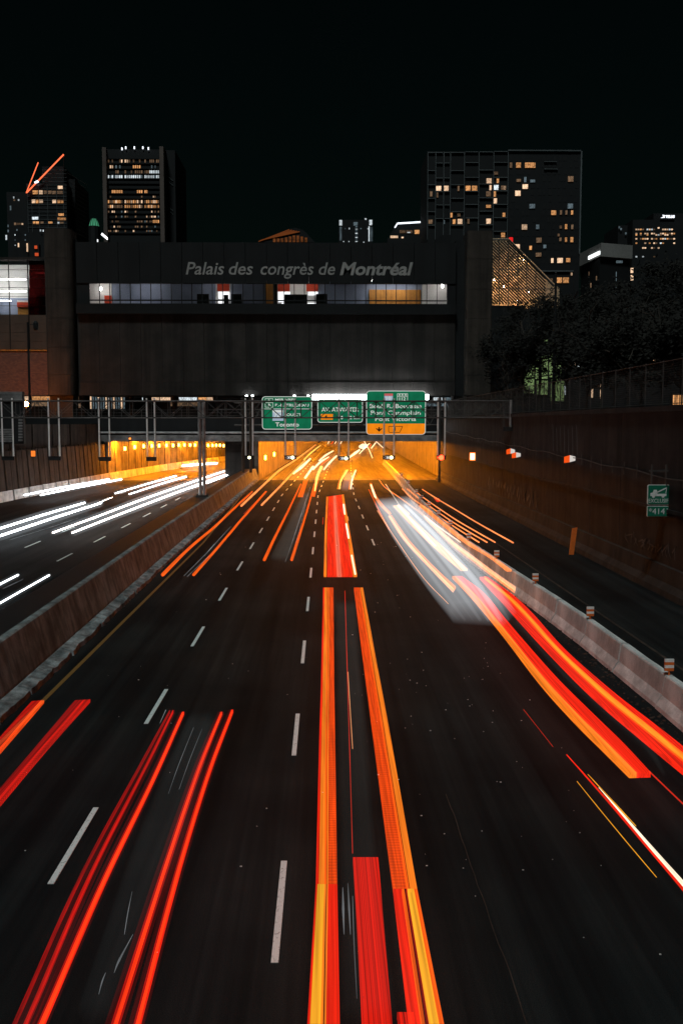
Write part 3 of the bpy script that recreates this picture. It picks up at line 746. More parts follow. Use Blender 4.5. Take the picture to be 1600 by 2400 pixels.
def outline_box(x0, x1, z0, z1, w_, mat, parent, name='icon_frame'):
    mb = MB(); y0, y1 = LY - .011, LY
    mb.box(x0, x1, y0, y1, z0, z0 + w_); mb.box(x0, x1, y0, y1, z1 - w_, z1); mb.box(x0, x0 + w_, y0, y1, z0 + w_, z1 - w_); mb.box(x1 - w_, x1, y0, y1, z0 + w_, z1 - w_)
    return part(name, mb, mat, parent)
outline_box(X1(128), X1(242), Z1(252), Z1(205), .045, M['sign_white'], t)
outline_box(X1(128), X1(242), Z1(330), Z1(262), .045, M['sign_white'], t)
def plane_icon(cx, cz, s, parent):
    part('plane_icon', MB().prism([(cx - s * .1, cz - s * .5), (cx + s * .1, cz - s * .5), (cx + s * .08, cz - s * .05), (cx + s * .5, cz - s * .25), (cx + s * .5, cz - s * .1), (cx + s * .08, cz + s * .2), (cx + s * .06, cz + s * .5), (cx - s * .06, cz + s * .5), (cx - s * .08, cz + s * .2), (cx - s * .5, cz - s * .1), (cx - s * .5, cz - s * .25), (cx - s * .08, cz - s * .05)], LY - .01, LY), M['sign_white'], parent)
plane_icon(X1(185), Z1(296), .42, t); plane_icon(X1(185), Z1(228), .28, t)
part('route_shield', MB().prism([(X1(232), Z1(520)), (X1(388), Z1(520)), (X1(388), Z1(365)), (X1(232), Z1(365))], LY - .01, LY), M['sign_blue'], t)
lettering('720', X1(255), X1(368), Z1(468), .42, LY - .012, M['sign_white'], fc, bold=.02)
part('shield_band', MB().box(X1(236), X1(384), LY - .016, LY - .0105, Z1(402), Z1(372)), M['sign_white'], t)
# sign 2
t = thing('direction_sign', 'green direction sign reading AV. ATWATER with small orange patch, middle of three', 'sign', (X1(1190), SY, Z1(545)), 'green direction signs at the tunnel mouth')
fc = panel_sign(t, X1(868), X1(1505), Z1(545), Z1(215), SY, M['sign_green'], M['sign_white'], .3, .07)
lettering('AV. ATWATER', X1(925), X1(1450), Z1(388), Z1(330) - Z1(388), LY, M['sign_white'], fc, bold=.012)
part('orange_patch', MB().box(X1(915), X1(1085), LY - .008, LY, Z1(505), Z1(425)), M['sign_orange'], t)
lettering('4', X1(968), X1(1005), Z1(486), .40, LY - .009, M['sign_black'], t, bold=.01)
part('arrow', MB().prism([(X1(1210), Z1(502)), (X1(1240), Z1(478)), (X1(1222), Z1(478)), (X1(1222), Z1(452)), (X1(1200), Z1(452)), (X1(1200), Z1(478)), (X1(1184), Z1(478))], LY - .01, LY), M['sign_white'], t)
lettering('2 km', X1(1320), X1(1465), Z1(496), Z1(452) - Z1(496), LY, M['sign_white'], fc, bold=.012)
# sign 3
def X2(a): return sx(840 + a / 6.03)
def Z2(a): return sz(890 + a / 6.03)
t = thing('direction_sign', 'large green and orange direction sign reading Pont Champlain, rightmost of three', 'sign', (X2(525), SY, Z2(775)), 'green direction signs at the tunnel mouth')
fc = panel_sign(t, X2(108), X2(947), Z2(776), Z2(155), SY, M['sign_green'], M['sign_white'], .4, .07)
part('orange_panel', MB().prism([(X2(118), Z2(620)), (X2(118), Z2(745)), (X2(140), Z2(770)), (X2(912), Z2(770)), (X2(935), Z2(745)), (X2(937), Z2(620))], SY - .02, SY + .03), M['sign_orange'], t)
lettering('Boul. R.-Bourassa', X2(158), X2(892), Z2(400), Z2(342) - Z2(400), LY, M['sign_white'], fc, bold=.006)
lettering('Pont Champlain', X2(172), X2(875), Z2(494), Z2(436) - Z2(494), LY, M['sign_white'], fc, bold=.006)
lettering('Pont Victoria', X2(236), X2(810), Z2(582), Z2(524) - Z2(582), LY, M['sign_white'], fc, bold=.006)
sh = [(X2(362), Z2(195)), (X2(482), Z2(195)), (X2(482), Z2(270)), (X2(465), Z2(295)), (X2(422), Z2(305)), (X2(378), Z2(295)), (X2(362), Z2(270))]
part('route_shield', MB().prism(sh, LY - .01, LY), M['sign_blue'], t)
part('shield_band', MB().box(X2(362), X2(482), LY - .018, LY - .0105, Z2(228), Z2(195)), M['sign_red'], t)
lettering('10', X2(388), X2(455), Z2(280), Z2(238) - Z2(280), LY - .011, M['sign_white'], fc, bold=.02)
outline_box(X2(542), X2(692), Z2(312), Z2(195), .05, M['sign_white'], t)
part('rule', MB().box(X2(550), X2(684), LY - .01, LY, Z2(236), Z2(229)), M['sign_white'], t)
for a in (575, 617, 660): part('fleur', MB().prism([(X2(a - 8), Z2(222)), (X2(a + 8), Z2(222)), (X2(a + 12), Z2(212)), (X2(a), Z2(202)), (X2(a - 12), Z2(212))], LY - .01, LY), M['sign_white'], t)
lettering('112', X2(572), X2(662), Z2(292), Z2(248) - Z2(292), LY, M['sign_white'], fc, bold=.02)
part('arrow', MB().prism([(X2(290), Z2(735)), (X2(338), Z2(690)), (X2(322), Z2(684)), (X2(300), Z2(702)), (X2(300), Z2(670)), (X2(280), Z2(670)), (X2(280), Z2(702)), (X2(258), Z2(684)), (X2(244), Z2(690))], SY - .032, SY - .021), M['sign_black'], t)
tagm = MB(); P_ = [(425, 660), (622, 660), (580, 745), (440, 745), (425, 735)]
for (a, b), (c, d) in zip(P_, P_[1:] + P_[:1]): bar(tagm, X2(a), Z2(b), X2(c), Z2(d), .06, SY - .027 - .004 * (len(tagm.f) % 3))
part('tag_outline', tagm, M['sign_black'], t)
lettering('1', X2(505), X2(522), Z2(720), .42, SY - .021, M['sign_black'], t)

# ================================================================== CONVENTION CENTRE over the tunnel
BY = 140.0
bc = thing('convention_centre', 'huge dark concrete convention centre with glazed band and long name in letters', 'building', (0, BY, 6.4))
def bx(px, py=800): return at_y(px, py, BY).x
def bz(py, px=640): return at_y(px, py, BY).z
XL, XRr = bx(183), bx(1066)
n = 18
zl, zlip, zcap, zw0, zw1, ztop = bz(927), bz(896), bz(737), bz(713), bz(665), bz(569)
for i in range(n):
    a, b = XL + (XRr - XL) * i / n, XL + (XRr - XL) * (i + 1) / n
    part('wall_panel', MB().box(a + .02, b - .02, BY + random.uniform(0, .02), BY + .5, zlip + .03, zcap), M['facade'], bc)
    part('base_panel', MB().box(a + .012, b - .012, BY - .15, BY + .5, zl, zlip), M['facade'], bc)
    part('fascia_panel', MB().box(a + .03, b - .03, BY - .2, BY + .5, zw1 + .02, ztop), M['facade_dark'], bc)
part('ledge', MB().box(XL, XRr, BY - .7, BY + .5, zcap + .004, zw0), M['facade_dark'], bc)
part('soffit', MB().box(XL, XRr, BY + .501, BY + 14, zl + .05, zl + .4), M['facade'], bc)
part('roof_slab', MB().box(XL, XRr, BY + .501, BY + 40, ztop - .8, ztop - .3), M['facade_dark'], bc)
part('core', MB().box(XL, XRr, BY + 9, BY + 40, zl + .41, ztop - .81), M['facade_dark'], bc)
# pillars, stacked rounded blocks
def pillar(pxa, pxb, pyt, joints, rnd):
    xa, xb = bx(pxa), bx(pxb); zs = [bz(927)] + [bz(j) for j in joints] + [bz(pyt)]
    for a, b in zip(zs, zs[1:]):
        pts = []
        r = 1.3 if rnd else .25
        y0, y1 = BY - 1.6, BY + 2.5
        for cx, cy, a0 in ((xa + r, y0 + r, 180), (xb - r, y0 + r, 270)):
            for k in range(6): an = rad(a0 + 18 * k); pts.append((cx + r * math.cos(an), cy + r * math.sin(an)))
        pts += [(xb, y1), (xa, y1)]
        part('pillar_block', MB().slab(pts, a + .02, b - .02), M['pillar'], bc)
pillar(112, 178, 541, [880, 816, 749, 680, 610], True)
pillar(1088, 1147, 544, [880, 816, 749, 680, 610], False)
part('recess', MB().box(bx(178) + .05, XL - .01, BY + .6, BY + 3, zl, bz(560)), M['facade_dark'], bc)
part('recess', MB().box(XRr + .01, bx(1088) - .02, BY + .6, BY + 3, zl, bz(560)), M['facade_dark'], bc)
part('ground_pier', MB().box(bx(112) + .4, bx(178) - .3, BY - 1, BY + 2, 6.4, zl - .01), M['pillar'], bc)
part('ground_pier', MB().box(bx(1088) + .2, bx(1147) - .2, BY - 1, BY + 2, 6.4, zl - .01), M['pillar'], bc)
# roof line details
part('roof_kerb', MB().prism([(bx(905), ztop), (bx(1010), ztop), (bx(1035), bz(540)), (bx(1062), bz(540)), (bx(1062), ztop)], BY + 3, BY + 6), M['facade_dark'], bc)
part('roof_lamp', MB().prism([(bx(240), bz(549)), (bx(243), bz(545)), (bx(255), bz(556)), (bx(254), bz(561))], BY + .6, BY + .9), glow('roof lamp', (.95, .98, 1), 3), bc)
part('roof_lamp', MB().box(bx(230.6), bx(232.4), BY + .6, BY + .9, bz(566), bz(560)), glow('roof lamp small', (.95, .98, 1), 1.2), bc)
# glazed band with the lit rooms behind
gx0, gx1 = bx(210, 690), bx(1047, 690)
n = 35
gw = (gx1 - gx0) / n
mull = mesh_of('mullion', MB().box(-.05, .05, -.06, .1, zw0 + .01, zw1), M['black'])
pane = mesh_of('pane', MB().box(.055, gw - .055, .0, .03, zw0 + .02, zw1 - .01), M['glass'])
for i in range(n + 1):
    inst('mullion', mull, bc, (gx0 + gw * i, BY - .05, 0))
    if i < n: inst('pane', pane, bc, (gx0 + gw * i, BY - .02, 0))
part('rail', MB().box(gx0, gx1, BY + .12, BY + .2, bz(705.5), bz(702.5)), M['black'], bc)
part('end_panel', MB().box(XL, gx0 - .06, BY - .05, BY + .5, zw0 + .01, zw1 + .01), M['facade_dark'], bc)
part('end_panel', MB().box(gx1 + .06, XRr, BY - .05, BY + .5, zw0 + .01, zw1 + .01), M['facade_dark'], bc)
RB = BY + 4.5
part('room_floor', MB().box(gx0 - 1, gx1 + 1, BY + .51, BY + 6, zw0 - .3, zw0 - .01), M['interior_floor'], bc)
part('room_ceiling', MB().box(gx0 - 1, gx1 + 1, BY + .51, BY + 6, zw1 + .95, zw1 + 1.2), M['interior_floor'], bc)
def rx(px): return at_y(px, 690, RB).x
def rz(py): return at_y(640, py, RB).z
def wallpiece(pa, pb, mat, y0=660, y1=716, off=0.0, name='room_wall'):
    part(name, MB().box(rx(pa), rx(pb), RB - off, RB - off + .2, max(rz(y1), zw0 - .005), (zw1 + .94 if y0 == 660 else min(rz(y0), zw1 + .9))), mat, bc)
wallpiece(208, 262, M['interior_white']); wallpiece(246, 262, M['interior_red'], 694, 716, .3)
wallpiece(262.5, 505, M['interior_blue']); wallpiece(505.5, 541, M['interior_white'])
wallpiece(541.5, 622, M['interior_blue']); wallpiece(624, 640, M['interior_wood'], off=.4)
wallpiece(650, 745, M['interior_white']); wallpiece(745.5, 1048, M['interior_blue'])
wallpiece(510, 538, M['interior_red'], 664, 683, .25, 'red_panel'); wallpiece(651, 679, M['interior_red'], 664, 683, .25, 'red_panel'); wallpiece(718, 745, M['interior_red'], 664, 683, .25, 'red_panel')
wallpiece(865, 985, M['interior_wood'], 679, 716, .3, 'wood_panel')
wallpiece(988, 1048, M['interior_white'], off=.5)
for (pa, pb, q0, q1) in ((512, 538, 684, 700), (512, 536, 706, 711), (652, 666, 684, 708), (666, 680, 684, 693), (722, 745, 684, 692), (660, 745, 710, 713)):
    x0, x1, z0, z1 = R(pa, q0, pb, q1, RB - .35); part('light_panel', MB().box(x0, x1, RB - .4, RB - .34, z0, z1), M['room_panel'], bc)
for px, s in ((236, 1.0), (300, .4), (330, .8), (352, .8), (380, .3), (470, .3), (497, .5), (524, .5), (560, .2), (640, .2), (668, .4), (690, .5), (704, .7), (718, .5), (735, .35), (800, .15), (880, 1.1), (905, 1.1), (930, 1.1), (955, 1.0), (1036, .8)):
    xx = at_y(px, 668, BY + 2.4).x; part('ceiling_lamp', MB().box(xx - s * .5, xx + s * .5, BY + 2.2, BY + 2.2 + s * .5, zw1 + .80, zw1 + .86), M['room_lamp'], bc)
xx = at_y(236, 680, BY + 3).x
part('ceiling_lamp', MB().tube([(xx, BY + 3, rz(684)), (xx, BY + 3.1, rz(678))], .16, 8), M['room_lamp'], bc)
xx = at_y(1036, 675, BY + 2).x
part('ceiling_lamp', MB().tube([(xx, BY + 2, rz(678)), (xx, BY + 2.1, rz(672))], .14, 8), M['room_lamp'], bc)
for i, (pa, pb, q0, q1, lab) in enumerate(((463, 491, 690, 710, 'dark lounge sofa left of the first red panel in the glazed band'), (525, 536, 692, 711, 'small dark armchair in front of the first red panel in the glazed band'), (543, 567, 690, 710, 'dark lounge sofa right of the first red panel in the glazed band'), (667, 720, 691, 709, 'long dark bench in front of the bright white room in the glazed band'), (740, 767, 690, 711, 'dark sofa right of the bright white room in the glazed band'))):
    x0, x1, z0, z1 = R(pa, q0, pb, q1, BY + 2.0)
    t = thing('sofa', lab, 'sofa', ((x0 + x1) / 2, BY + 2, zw0))
    h = z1 - zw0
    part('seat', MB().box(x0 + .1, x1 - .1, BY + 1.7, BY + 2.5, zw0 + .05, zw0 + .42 * h), M['sofa'], t)
    part('backrest', MB().box(x0, x1, BY + 1.45, BY + 1.69, zw0 + .05, zw0 + h), M['sofa'], t)
    for a in (x0, x1 - .09): part('arm', MB().box(a, a + .09, BY + 1.7, BY + 2.5, zw0 + .05, zw0 + .62 * h), M['sofa'], t)
    for a in (x0 + .08, x1 - .14): part('leg', MB().box(a, a + .06, BY + 1.5, BY + 1.56, zw0, zw0 + .05), M['black'], t)
# the name in letters
def name_text(s, pa, pb, bold):
    lettering(s, bx(pa, 630), bx(pb, 630), bz(644), bz(615) - bz(644), BY - .2, M['letter'], bc, shear=.22, bold=bold, depth=.06)
name_text('Palais', 436, 526, .008); name_text('des', 537, 593, .008); name_text('congrès', 611, 735, .008); name_text('de', 747, 785, .008); name_text('Montréal', 796, 967, .028)
# street level under the building
gl = BY + 12.0
def gx(px): return at_y(px, 945, gl).x
def gz(py): return at_y(640, py, gl).z
ZG = 6.4
part('back_wall', MB().box(gx(-40), gx(1160), gl, gl + .4, ZG, bz(927) + 2), M['facade'], bc)
def lit(pa, pb, q0, q1, mat, name='lit_window', off=.08):
    part(name, MB().box(gx(pa), gx(pb), gl - off, gl - off + .06, max(gz(q1), ZG), gz(q0)), mat, bc)
for i in range(14): lit(212 + i * 6, 215.2 + i * 6, 929, 958, M['cold_dim'] if i % 3 else M['peach_win'], 'lit_slat')
lit(356, 374, 928, 938, M['peach_win']); lit(376, 400, 928, 940, M['peach_win']); lit(420, 462, 930, 940, M['white_win']); lit(465, 484, 930, 941, M['warm_win']); lit(485, 502, 928, 940, M['peach_win'])
lit(400, 470, 943, 952, M['dim_win']); lit(150, 190, 946, 956, M['dim_win']); lit(56, 70, 928, 938, M['peach_win']); lit(76, 118, 928, 938, M['warm_win']); lit(58, 70, 943, 950, M['warm_win']); lit(75, 115, 943, 952, M['dim_win']); lit(150, 186, 930, 938, M['dim_win'])
lit(1015, 1036, 929, 939, M['white_win']); lit(1040, 1060, 931, 940, M['cold_dim']); lit(997, 1050, 945, 952, M['cold_dim'])
for px in (306, 312, 334, 574, 590): lit(px, px + 1.6, 925, 940, M['white_win'], 'lit_slat')
for px in (205, 310, 410, 505, 575, 600, 1062):
    xx = at_y(px, 940, BY + 3).x; part('column', MB().tube([(xx, BY + 3, ZG), (xx, BY + 3, zl + .04)], .35, 10), M['facade'], bc)
x0, x1 = at_y(732, 930, BY - .9).x, at_y(1003, 930, BY - .9).x
part('canopy', MB().box(x0 - .3, x1 + .3, BY - 1.0, BY - .8, bz(924.6), bz(923.6)), M['facade'], bc)
part('canopy_light', MB().box(x0, x1, BY - 1.2, BY - .6, bz(937), bz(925)), M['tube_light'], bc)
for px in (578, 592, 690, 722):
    q = at_y(px, 927, BY - .5); part('soffit_lamp', MB().box(q.x - .16, q.x + .16, BY - .7, BY - .3, q.z - .06, q.z + .03), M['tube_light'], bc)

# ------------------------------------------------------------------ glass annex at far left
AY = 141.5
M['annex_lamp'] = glow('annex ceiling lamp', (1.0, .97, .94), 13.0)
an = thing('glass_annex', 'glass fronted annex with white lit panes, red panes and a brick base at far left', 'building', (at_y(50, 900, AY).x, AY, 6.4))
def ap(pa, q0, pb, q1, mat, name, y=AY, d=.05, extra=.02):
    x0, x1, z0, z1 = R(pa, q0, pb, q1, AY); return part(name, MB().box(x0 + extra, x1 - extra, y, y + d, z0 + extra, z1 - extra), mat, an)
rows = [611, 632, 652.5, 673.5, 695, 716.5, 737.5]
xs_ = [-60, -20, 23, 67.5]
for i, (a, b) in enumerate(zip(rows, rows[1:])):
    for c, d in zip(xs_, xs_[1:]): ap(c, a, d, b, M['glass'], 'pane')
    ap(68.5, a, 111, b, glass(f'red glass {i}', (.24, .06, .06), .06), 'red_pane')
for a, b in zip([738, 759, 779, 800], [759, 779, 800, 819]):
    for c, d in zip(xs_ + [68.5], xs_[1:] + [67.5, 112]):
        if d > c: ap(c, a, d, b, M['glass_dim'], 'dark_pane')
for px in xs_ + [68, 111.5]: ap(px - .8, 606, px + .8, 820, M['black'], 'mullion', AY - .05, .2, 0)
for py in rows + [759, 779, 800]: ap(-60, py - .5, 111, py + .5, M['steel_dark'], 'transom', AY + .06, .08, 0)
ap(-60, 819.5, 112, 822.5, M['interior_wood'], 'sill', AY - .12, .3, 0)
ap(-60, 603, 112, 609, M['facade'], 'parapet', AY - .1, .5, 0)
ap(-60, 823, 113, 927, M['brick'], 'brick_base', AY, .4, 0)
ap(-60, 823, 112, 926, M['facade'], 'back_fill', AY + .5, 6, 0)
ap(-60, 610, 112, 690, M['interior_white'], 'room_wall', AY + 4, .2, 0); ap(-60, 690, 112, 738, M['interior_blue'], 'room_wall', AY + 4, .2, 0)
ap(27, 702, 68, 738, M['interior_wood'], 'counter', AY + 3, .5, 0); ap(26, 698, 68, 702, M['interior_white'], 'beam', AY + 2.9, .5, 0); ap(26, 703, 68, 714, M['interior_red'], 'valance', AY + 2.8, .1, 0)
ap(69, 690, 112, 738, M['interior_red'], 'red_wall', AY + 2.5, .3, 0)
ap(-60, 738.5, 112, 740, M['interior_floor'], 'floor', AY + .1, 5, 0); ap(-60, 740, 112, 822, M['wall_left'], 'room_wall', AY + 1.5, .3, 0)
for pa, py in ((-30, 655), (10, 655), (45, 655), (10, 683), (45, 683), (-30, 683), (10, 705), (100, 640)):
    q = at_y(pa, py, AY + 2.2); part('ceiling_lamp', MB().box(q.x - 1.0, q.x + 1.0, AY + 2, AY + 2.3, q.z - .05, q.z + .05), M['room_panel'] if pa > 90 else M['annex_lamp'], an)

# street lamp in front of the annex (unlit), dark lamp pole before the hotel
q = at_y(70, 925, 132)
sl = thing('street_lamp', 'black unlit street lamp with hanging lantern standing before the brick annex', 'street lamp', (q.x, 132, 6.4))
part('pole', MB().tube([(q.x, 132, 6.4), (q.x, 132, at_y(70, 755, 132).z)], [.2, .11], 10), M['black'], sl)
zz = at_y(70, 761, 132).z; xe = at_y(84, 761, 132).x
part('arm', MB().tube([(q.x, 132, zz), (xe, 132, zz)], .05, 8), M['black'], sl)
part('lantern', MB().loft([[(xe + r * math.cos(a), 132 + r * math.sin(a), z) for a in [k * math.pi / 4 for k in range(8)]] for z, r in ((zz - .75, .2), (zz - .5, .32), (zz + .2, .32), (zz + .45, .2))]), M['black'], sl)
# glowing orange street lights near the left pillar
for px, py, yy, lab in ((62, 947, 133, 'small glowing orange street light below the brick annex'), (305, 1028, PY - .6, 'tiny orange light on the tunnel beam left of the middle')):
    q = at_y(px, py, yy); t = thing('street_light', lab, 'street light', (q.x, yy, q.z))
    part('globe', MB().tube([(q.x, yy, q.z - .3), (q.x, yy, q.z - .15), (q.x, yy, q.z + .15), (q.x, yy, q.z + .3)], [.16, .3, .3, .16], 10) if px < 100 else MB().box(q.x - .12, q.x + .12, yy - .1, yy + .1, q.z - .12, q.z + .12), glow('orange globe', (1.0, .26, .04), 380.0 if px < 100 else 2.0), t)
    part('stem', MB().tube([(q.x, yy, 6.42 if px < 100 else q.z - .4), (q.x, yy, q.z - .3)], .06, 6) if px < 100 else MB().box(q.x - .2, q.x + .2, yy + .1, yy + .22, q.z - .2, q.z + .2), M['black'], t)
q = at_y(1296, 950, 92)
sl = thing('lamp_pole', 'tall thin dark pole standing among the trees on the right', 'pole', (q.x, 92, 7.8))
part('shaft', MB().tube([(q.x, 92, 7.8), (q.x, 92, at_y(1296, 640, 92).z)], [.18, .1], 10), M['facade_dark'], sl)
part('cap', MB().tube([(q.x, 92, at_y(1296, 640, 92).z), (q.x, 92, at_y(1296, 636, 92).z)], [.13, .05], 8), M['black'], sl)
# ================================================================== SKYLINE
wm = {}
def win(parent, pa, q0, pb, q1, Y, mat, d=.12):
    x0, x1, z0, z1 = R(pa, q0, pb, q1, Y)
    key = mat
    if key not in wm: wm[key] = mesh_of('window', MB().box(-.5, .5, -.5, .5, -.5, .5), M[mat])
    return inst('window', wm[key], parent, ((x0 + x1) / 2, Y - d, (z0 + z1) / 2), ((x1 - x0) * .92, .12, (z1 - z0) * .9))
def block(parent, pa, q0, pb, q1, Y, depth, mat, name='body', zbase=6.4):
    x0, x1, z0, z1 = R(pa, q0, pb, q1, Y); return part(name, MB().box(x0, x1, Y, Y + depth, zbase, z1), M[mat], parent)
# tower with the two red neon strokes
Y = 520.0
k7 = lambda x, y: (x / 7.127, 330 + y / 7.127)
ta = thing('office_tower', 'dark stepped glass tower with two slanted red neon lines at its top', 'building', (at_y(110, 560, Y).x, Y, 6.4))
block(ta, 64, 430, 158, 600, Y, 40, 'tower'); block(ta, 100, 390, 150, 430, Y + 4, 30, 'tower', 'upper_body', at_y(100, 431, Y).z)
block(ta, 18, 450, 64, 600, Y + 6, 40, 'tower', 'low_wing'); block(ta, 158, 420, 178, 600, Y + 10, 30, 'tower', 'side_wing')
def neon(a, b, r, name):
    p, q = at_y(*k7(*a), Y - 2), at_y(*k7(*b), Y - 2); part(name, MB().tube([p, q], r, 8), M['red_neon'], ta)
neon((443, 872), (643, 362), .26, 'neon_line'); neon((450, 866), (1068, 228), .36, 'neon_line')
p = at_y(*k7(605, 690), Y - 2); part('neon_hub', MB().tube([p + Vector((-.6, 0, -.4)), p + Vector((1.2, 0, .5))], .6, 8), M['white_neon'], ta)
bk = MB()
for a, b in (((443, 872), (443, 900)), ((1068, 228), (1068, 470))):
    p, q = at_y(*k7(*a), Y - 1.5), at_y(*k7(*b), Y - 1.5); bk.tube([p, q], .15, 6)
part('support', bk, M['tower'], ta)
for a, b, c, d, m_ in ((548, 825, 640, 895, 'warm_win'), (655, 825, 722, 895, 'peach_win'), (735, 830, 790, 890, 'dim_win'), (805, 830, 870, 890, 'dim_win'), (875, 835, 940, 893, 'dim_win'), (955, 835, 1060, 890, 'dim_win'), (968, 750, 1055, 810, 'peach_win'),
    (530, 980, 600, 1045, 'peach_win'), (605, 985, 650, 1045, 'warm_win'), (657, 982, 725, 1042, 'peach_win'), (877, 985, 945, 1045, 'peach_win'), (962, 988, 1015, 1045, 'warm_win'), (1020, 990, 1065, 1045, 'warm_win'), (535, 1268, 650, 1320, 'white_win'), (975, 1212, 1080, 1260, 'warm_win'), (962, 1280, 1110, 1330, 'warm_win'),
    (555, 1345, 600, 1390, 'warm_win'), (605, 1345, 658, 1392, 'warm_win'), (680, 1348, 735, 1385, 'dim_win'), (810, 1348, 885, 1385, 'warm_win'), (962, 1355, 1000, 1390, 'white_win'), (1005, 1355, 1070, 1385, 'dim_win')):
    (x0, y0), (x1, y1) = k7(a, b), k7(c, d); win(ta, x0, y0, x1, y1, Y, m_)
for a, b, c, d, m_ in ((226, 930, 246, 965, 'white_win'), (305, 975, 330, 1005, 'white_win'), (230, 980, 260, 1005, 'dim_win'), (170, 1080, 195, 1165, 'cold_dim'), (240, 1365, 280, 1410, 'dim_win'), (290, 1370, 360, 1405, 'dim_win'), (365, 1375, 395, 1405, 'peach_win'), (132, 1400, 152, 1445, 'cold_dim'), (132, 1485, 155, 1530, 'cold_dim'), (98, 1570, 125, 1660, 'white_win'), (280, 1475, 300, 1505, 'cold_dim'), (250, 1560, 265, 1585, 'white_win'), (420, 1560, 440, 1585, 'cold_dim'), (250, 1645, 266, 1670, 'cold_dim'), (252, 1735, 270, 1755, 'white_win'), (418, 1645, 440, 1670, 'cold_dim'), (303, 1705, 328, 1780, 'peach_win'), (448, 1705, 475, 1860, 'peach_win'), (670, 1480, 695, 1515, 'white_win'), (720, 1485, 742, 1520, 'white_win')):
    (x0, y0), (x1, y1) = k7(a, b), k7(c, d); win(ta, x0, y0, x1, y1, Y - 1, m_)
mb = MB()
for py in range(398, 540, 9):
    x0, x1, z0, z1 = R(66, py, 157, py + .7, Y); mb.box(x0 if py > 430 else at_y(100, py, Y).x, x1, Y - .3, Y - .02, z0, z1)
for px in (66, 75.5, 92.5, 112.5, 134, 150): 
    x0, x1, z0, z1 = R(px, 432, px + .7, 545, Y); mb.box(x0, x1, Y - .25, Y - .03, z0, z1)
part('window_grid', mb, M['grid'], ta, kind='stuff')
mb = MB()
for i in range(14):
    a, b = at_y(151, 400 + i * 10, Y), at_y(183, 412 + i * 10, Y); mb.tube([a, b + Vector((0, 20, 0))], .12, 4)
part('side_fins', mb, M['tower_rib'], ta, kind='stuff')
q = (82, 583)
orng = thing('shop_sign', 'two small dim orange square lights on the dark roof beside the left pillar', 'sign', at_y(86, 590, 200))
for (a, b, c, d) in ((82, 576, 88, 583), (83, 593, 91, 600)):
    x0, x1, z0, z1 = R(a, b, c, d, 200); part('light_panel', MB().box(x0, x1, 199.8, 200, z0, z1), glow('dim red orange panel', (1, .13, .04), .55), orng)
part('backing', MB().box(*[at_y(80, 590, 200.1).x, at_y(93, 590, 200.1).x], 200.01, 201, at_y(86, 604, 200).z, at_y(86, 572, 200).z), M['tower'], orng)

# tall slab tower with two stone edge ribs
Y = 450.0
tb_ = thing('office_tower', 'tall dark office tower framed by two pale stone ribs with many lit floors', 'building', (at_y(310, 560, Y).x, Y, 6.4))
block(tb_, 252, 350, 375, 600, Y, 35, 'tower')
block(tb_, 242, 345, 251, 600, Y - 2, 10, 'tower_rib', 'corner_rib'); block(tb_, 375.5, 343, 385, 600, Y - 2, 10, 'tower_rib', 'corner_rib')
block(tb_, 385.5, 352, 412, 600, Y + 6, 35, 'tower', 'side_face')
kb = lambda x, y: (220 + x / 7.127, 330 + y / 7.127)
for x, y in ((477, 140), (540, 122), (683, 122), (825, 122), (917, 135)):
    a, b = kb(x, y); q = at_y(a, b, Y); part('roof_lamp', MB().tube([(q.x, Y - .6, q.z - .5), (q.x, Y - .6, q.z + .5)], .28, 8), M['white_neon'], tb_)
groups = [(240, 490), (518, 825), (850, 1100)]
flo = [(340, .35), (435, .5), (520, .25), (600, 0), (850, .0), (935, .1), (1018, 1), (1098, 1), (1185, .3), (1268, .3), (1348, .4), (1435, .4), (1508, .4)]
for fy, dens in flo:
    for gi, (a, b) in enumerate(groups):
        nn = 8 if gi == 0 else 9
        for i in range(nn):
            x0 = a + (b - a) * i / nn; x1 = a + (b - a) * (i + .74) / nn
            mat = None; h = 26
            if fy == 600: mat = 'white_win' if random.random() < .8 else 'cold_dim'
            elif fy in (1018, 1098): mat = random.choice(['warm_win', 'warm_win', 'warm_win', 'peach_win', 'dim_win']) if gi or random.random() < .8 else 'dim_win'
            elif fy == 850: mat = 'warm_win' if (gi == 0 and i > 1) or (gi == 1 and i > 5) or (gi == 2 and i < 2) else None
            elif fy == 340: mat = 'peach_win' if (gi == 0 and i == 7) or (gi == 1 and i < 2) else ('dim_win' if random.random() < .5 else None)
            elif fy == 435: mat = 'warm_win' if gi == 1 and 3 < i < 8 else ('peach_win' if gi == 0 and i in (1, 2) else ('cold_dim' if random.random() < .4 else None))
            elif fy == 520: mat = 'white_win' if gi == 2 and i > 2 else ('dim_win' if random.random() < .25 else None)
            elif fy == 1348 and gi == 2 and i > 4: mat = 'warm_win'
            elif random.random() < dens: mat = random.choice(['dim_win', 'dim_win', 'dim_win', 'cold_dim', 'peach_win']); h = 16
            if mat:
                (p0, r0), (p1, r1) = kb(x0, fy - h), kb(x1, fy + h); win(tb_, p0, r0, p1, r1, Y, mat)
mb = MB()
for fy in range(300, 1560, 83):
    p0, r0 = kb(235, fy); p1, r1 = kb(1105, fy + 5); x0, x1, z0, z1 = R(p0, r0, p1, r1, Y); mb.box(x0, x1, Y - .5, Y - .02, z0, z1)
part('floor_edges', mb, M['tower'], tb_, kind='stuff')
mb = MB()
for fy in (560, 640, 1060, 1120):
    (p0, r0), (p1, r1) = kb(1200, fy), kb(1320, fy + 110); mb.tube([at_y(p0, r0, Y + 5.8), at_y(p1, r1, Y + 5.8)], .2, 4)
part('side_lights', mb, M['grid'], tb_)
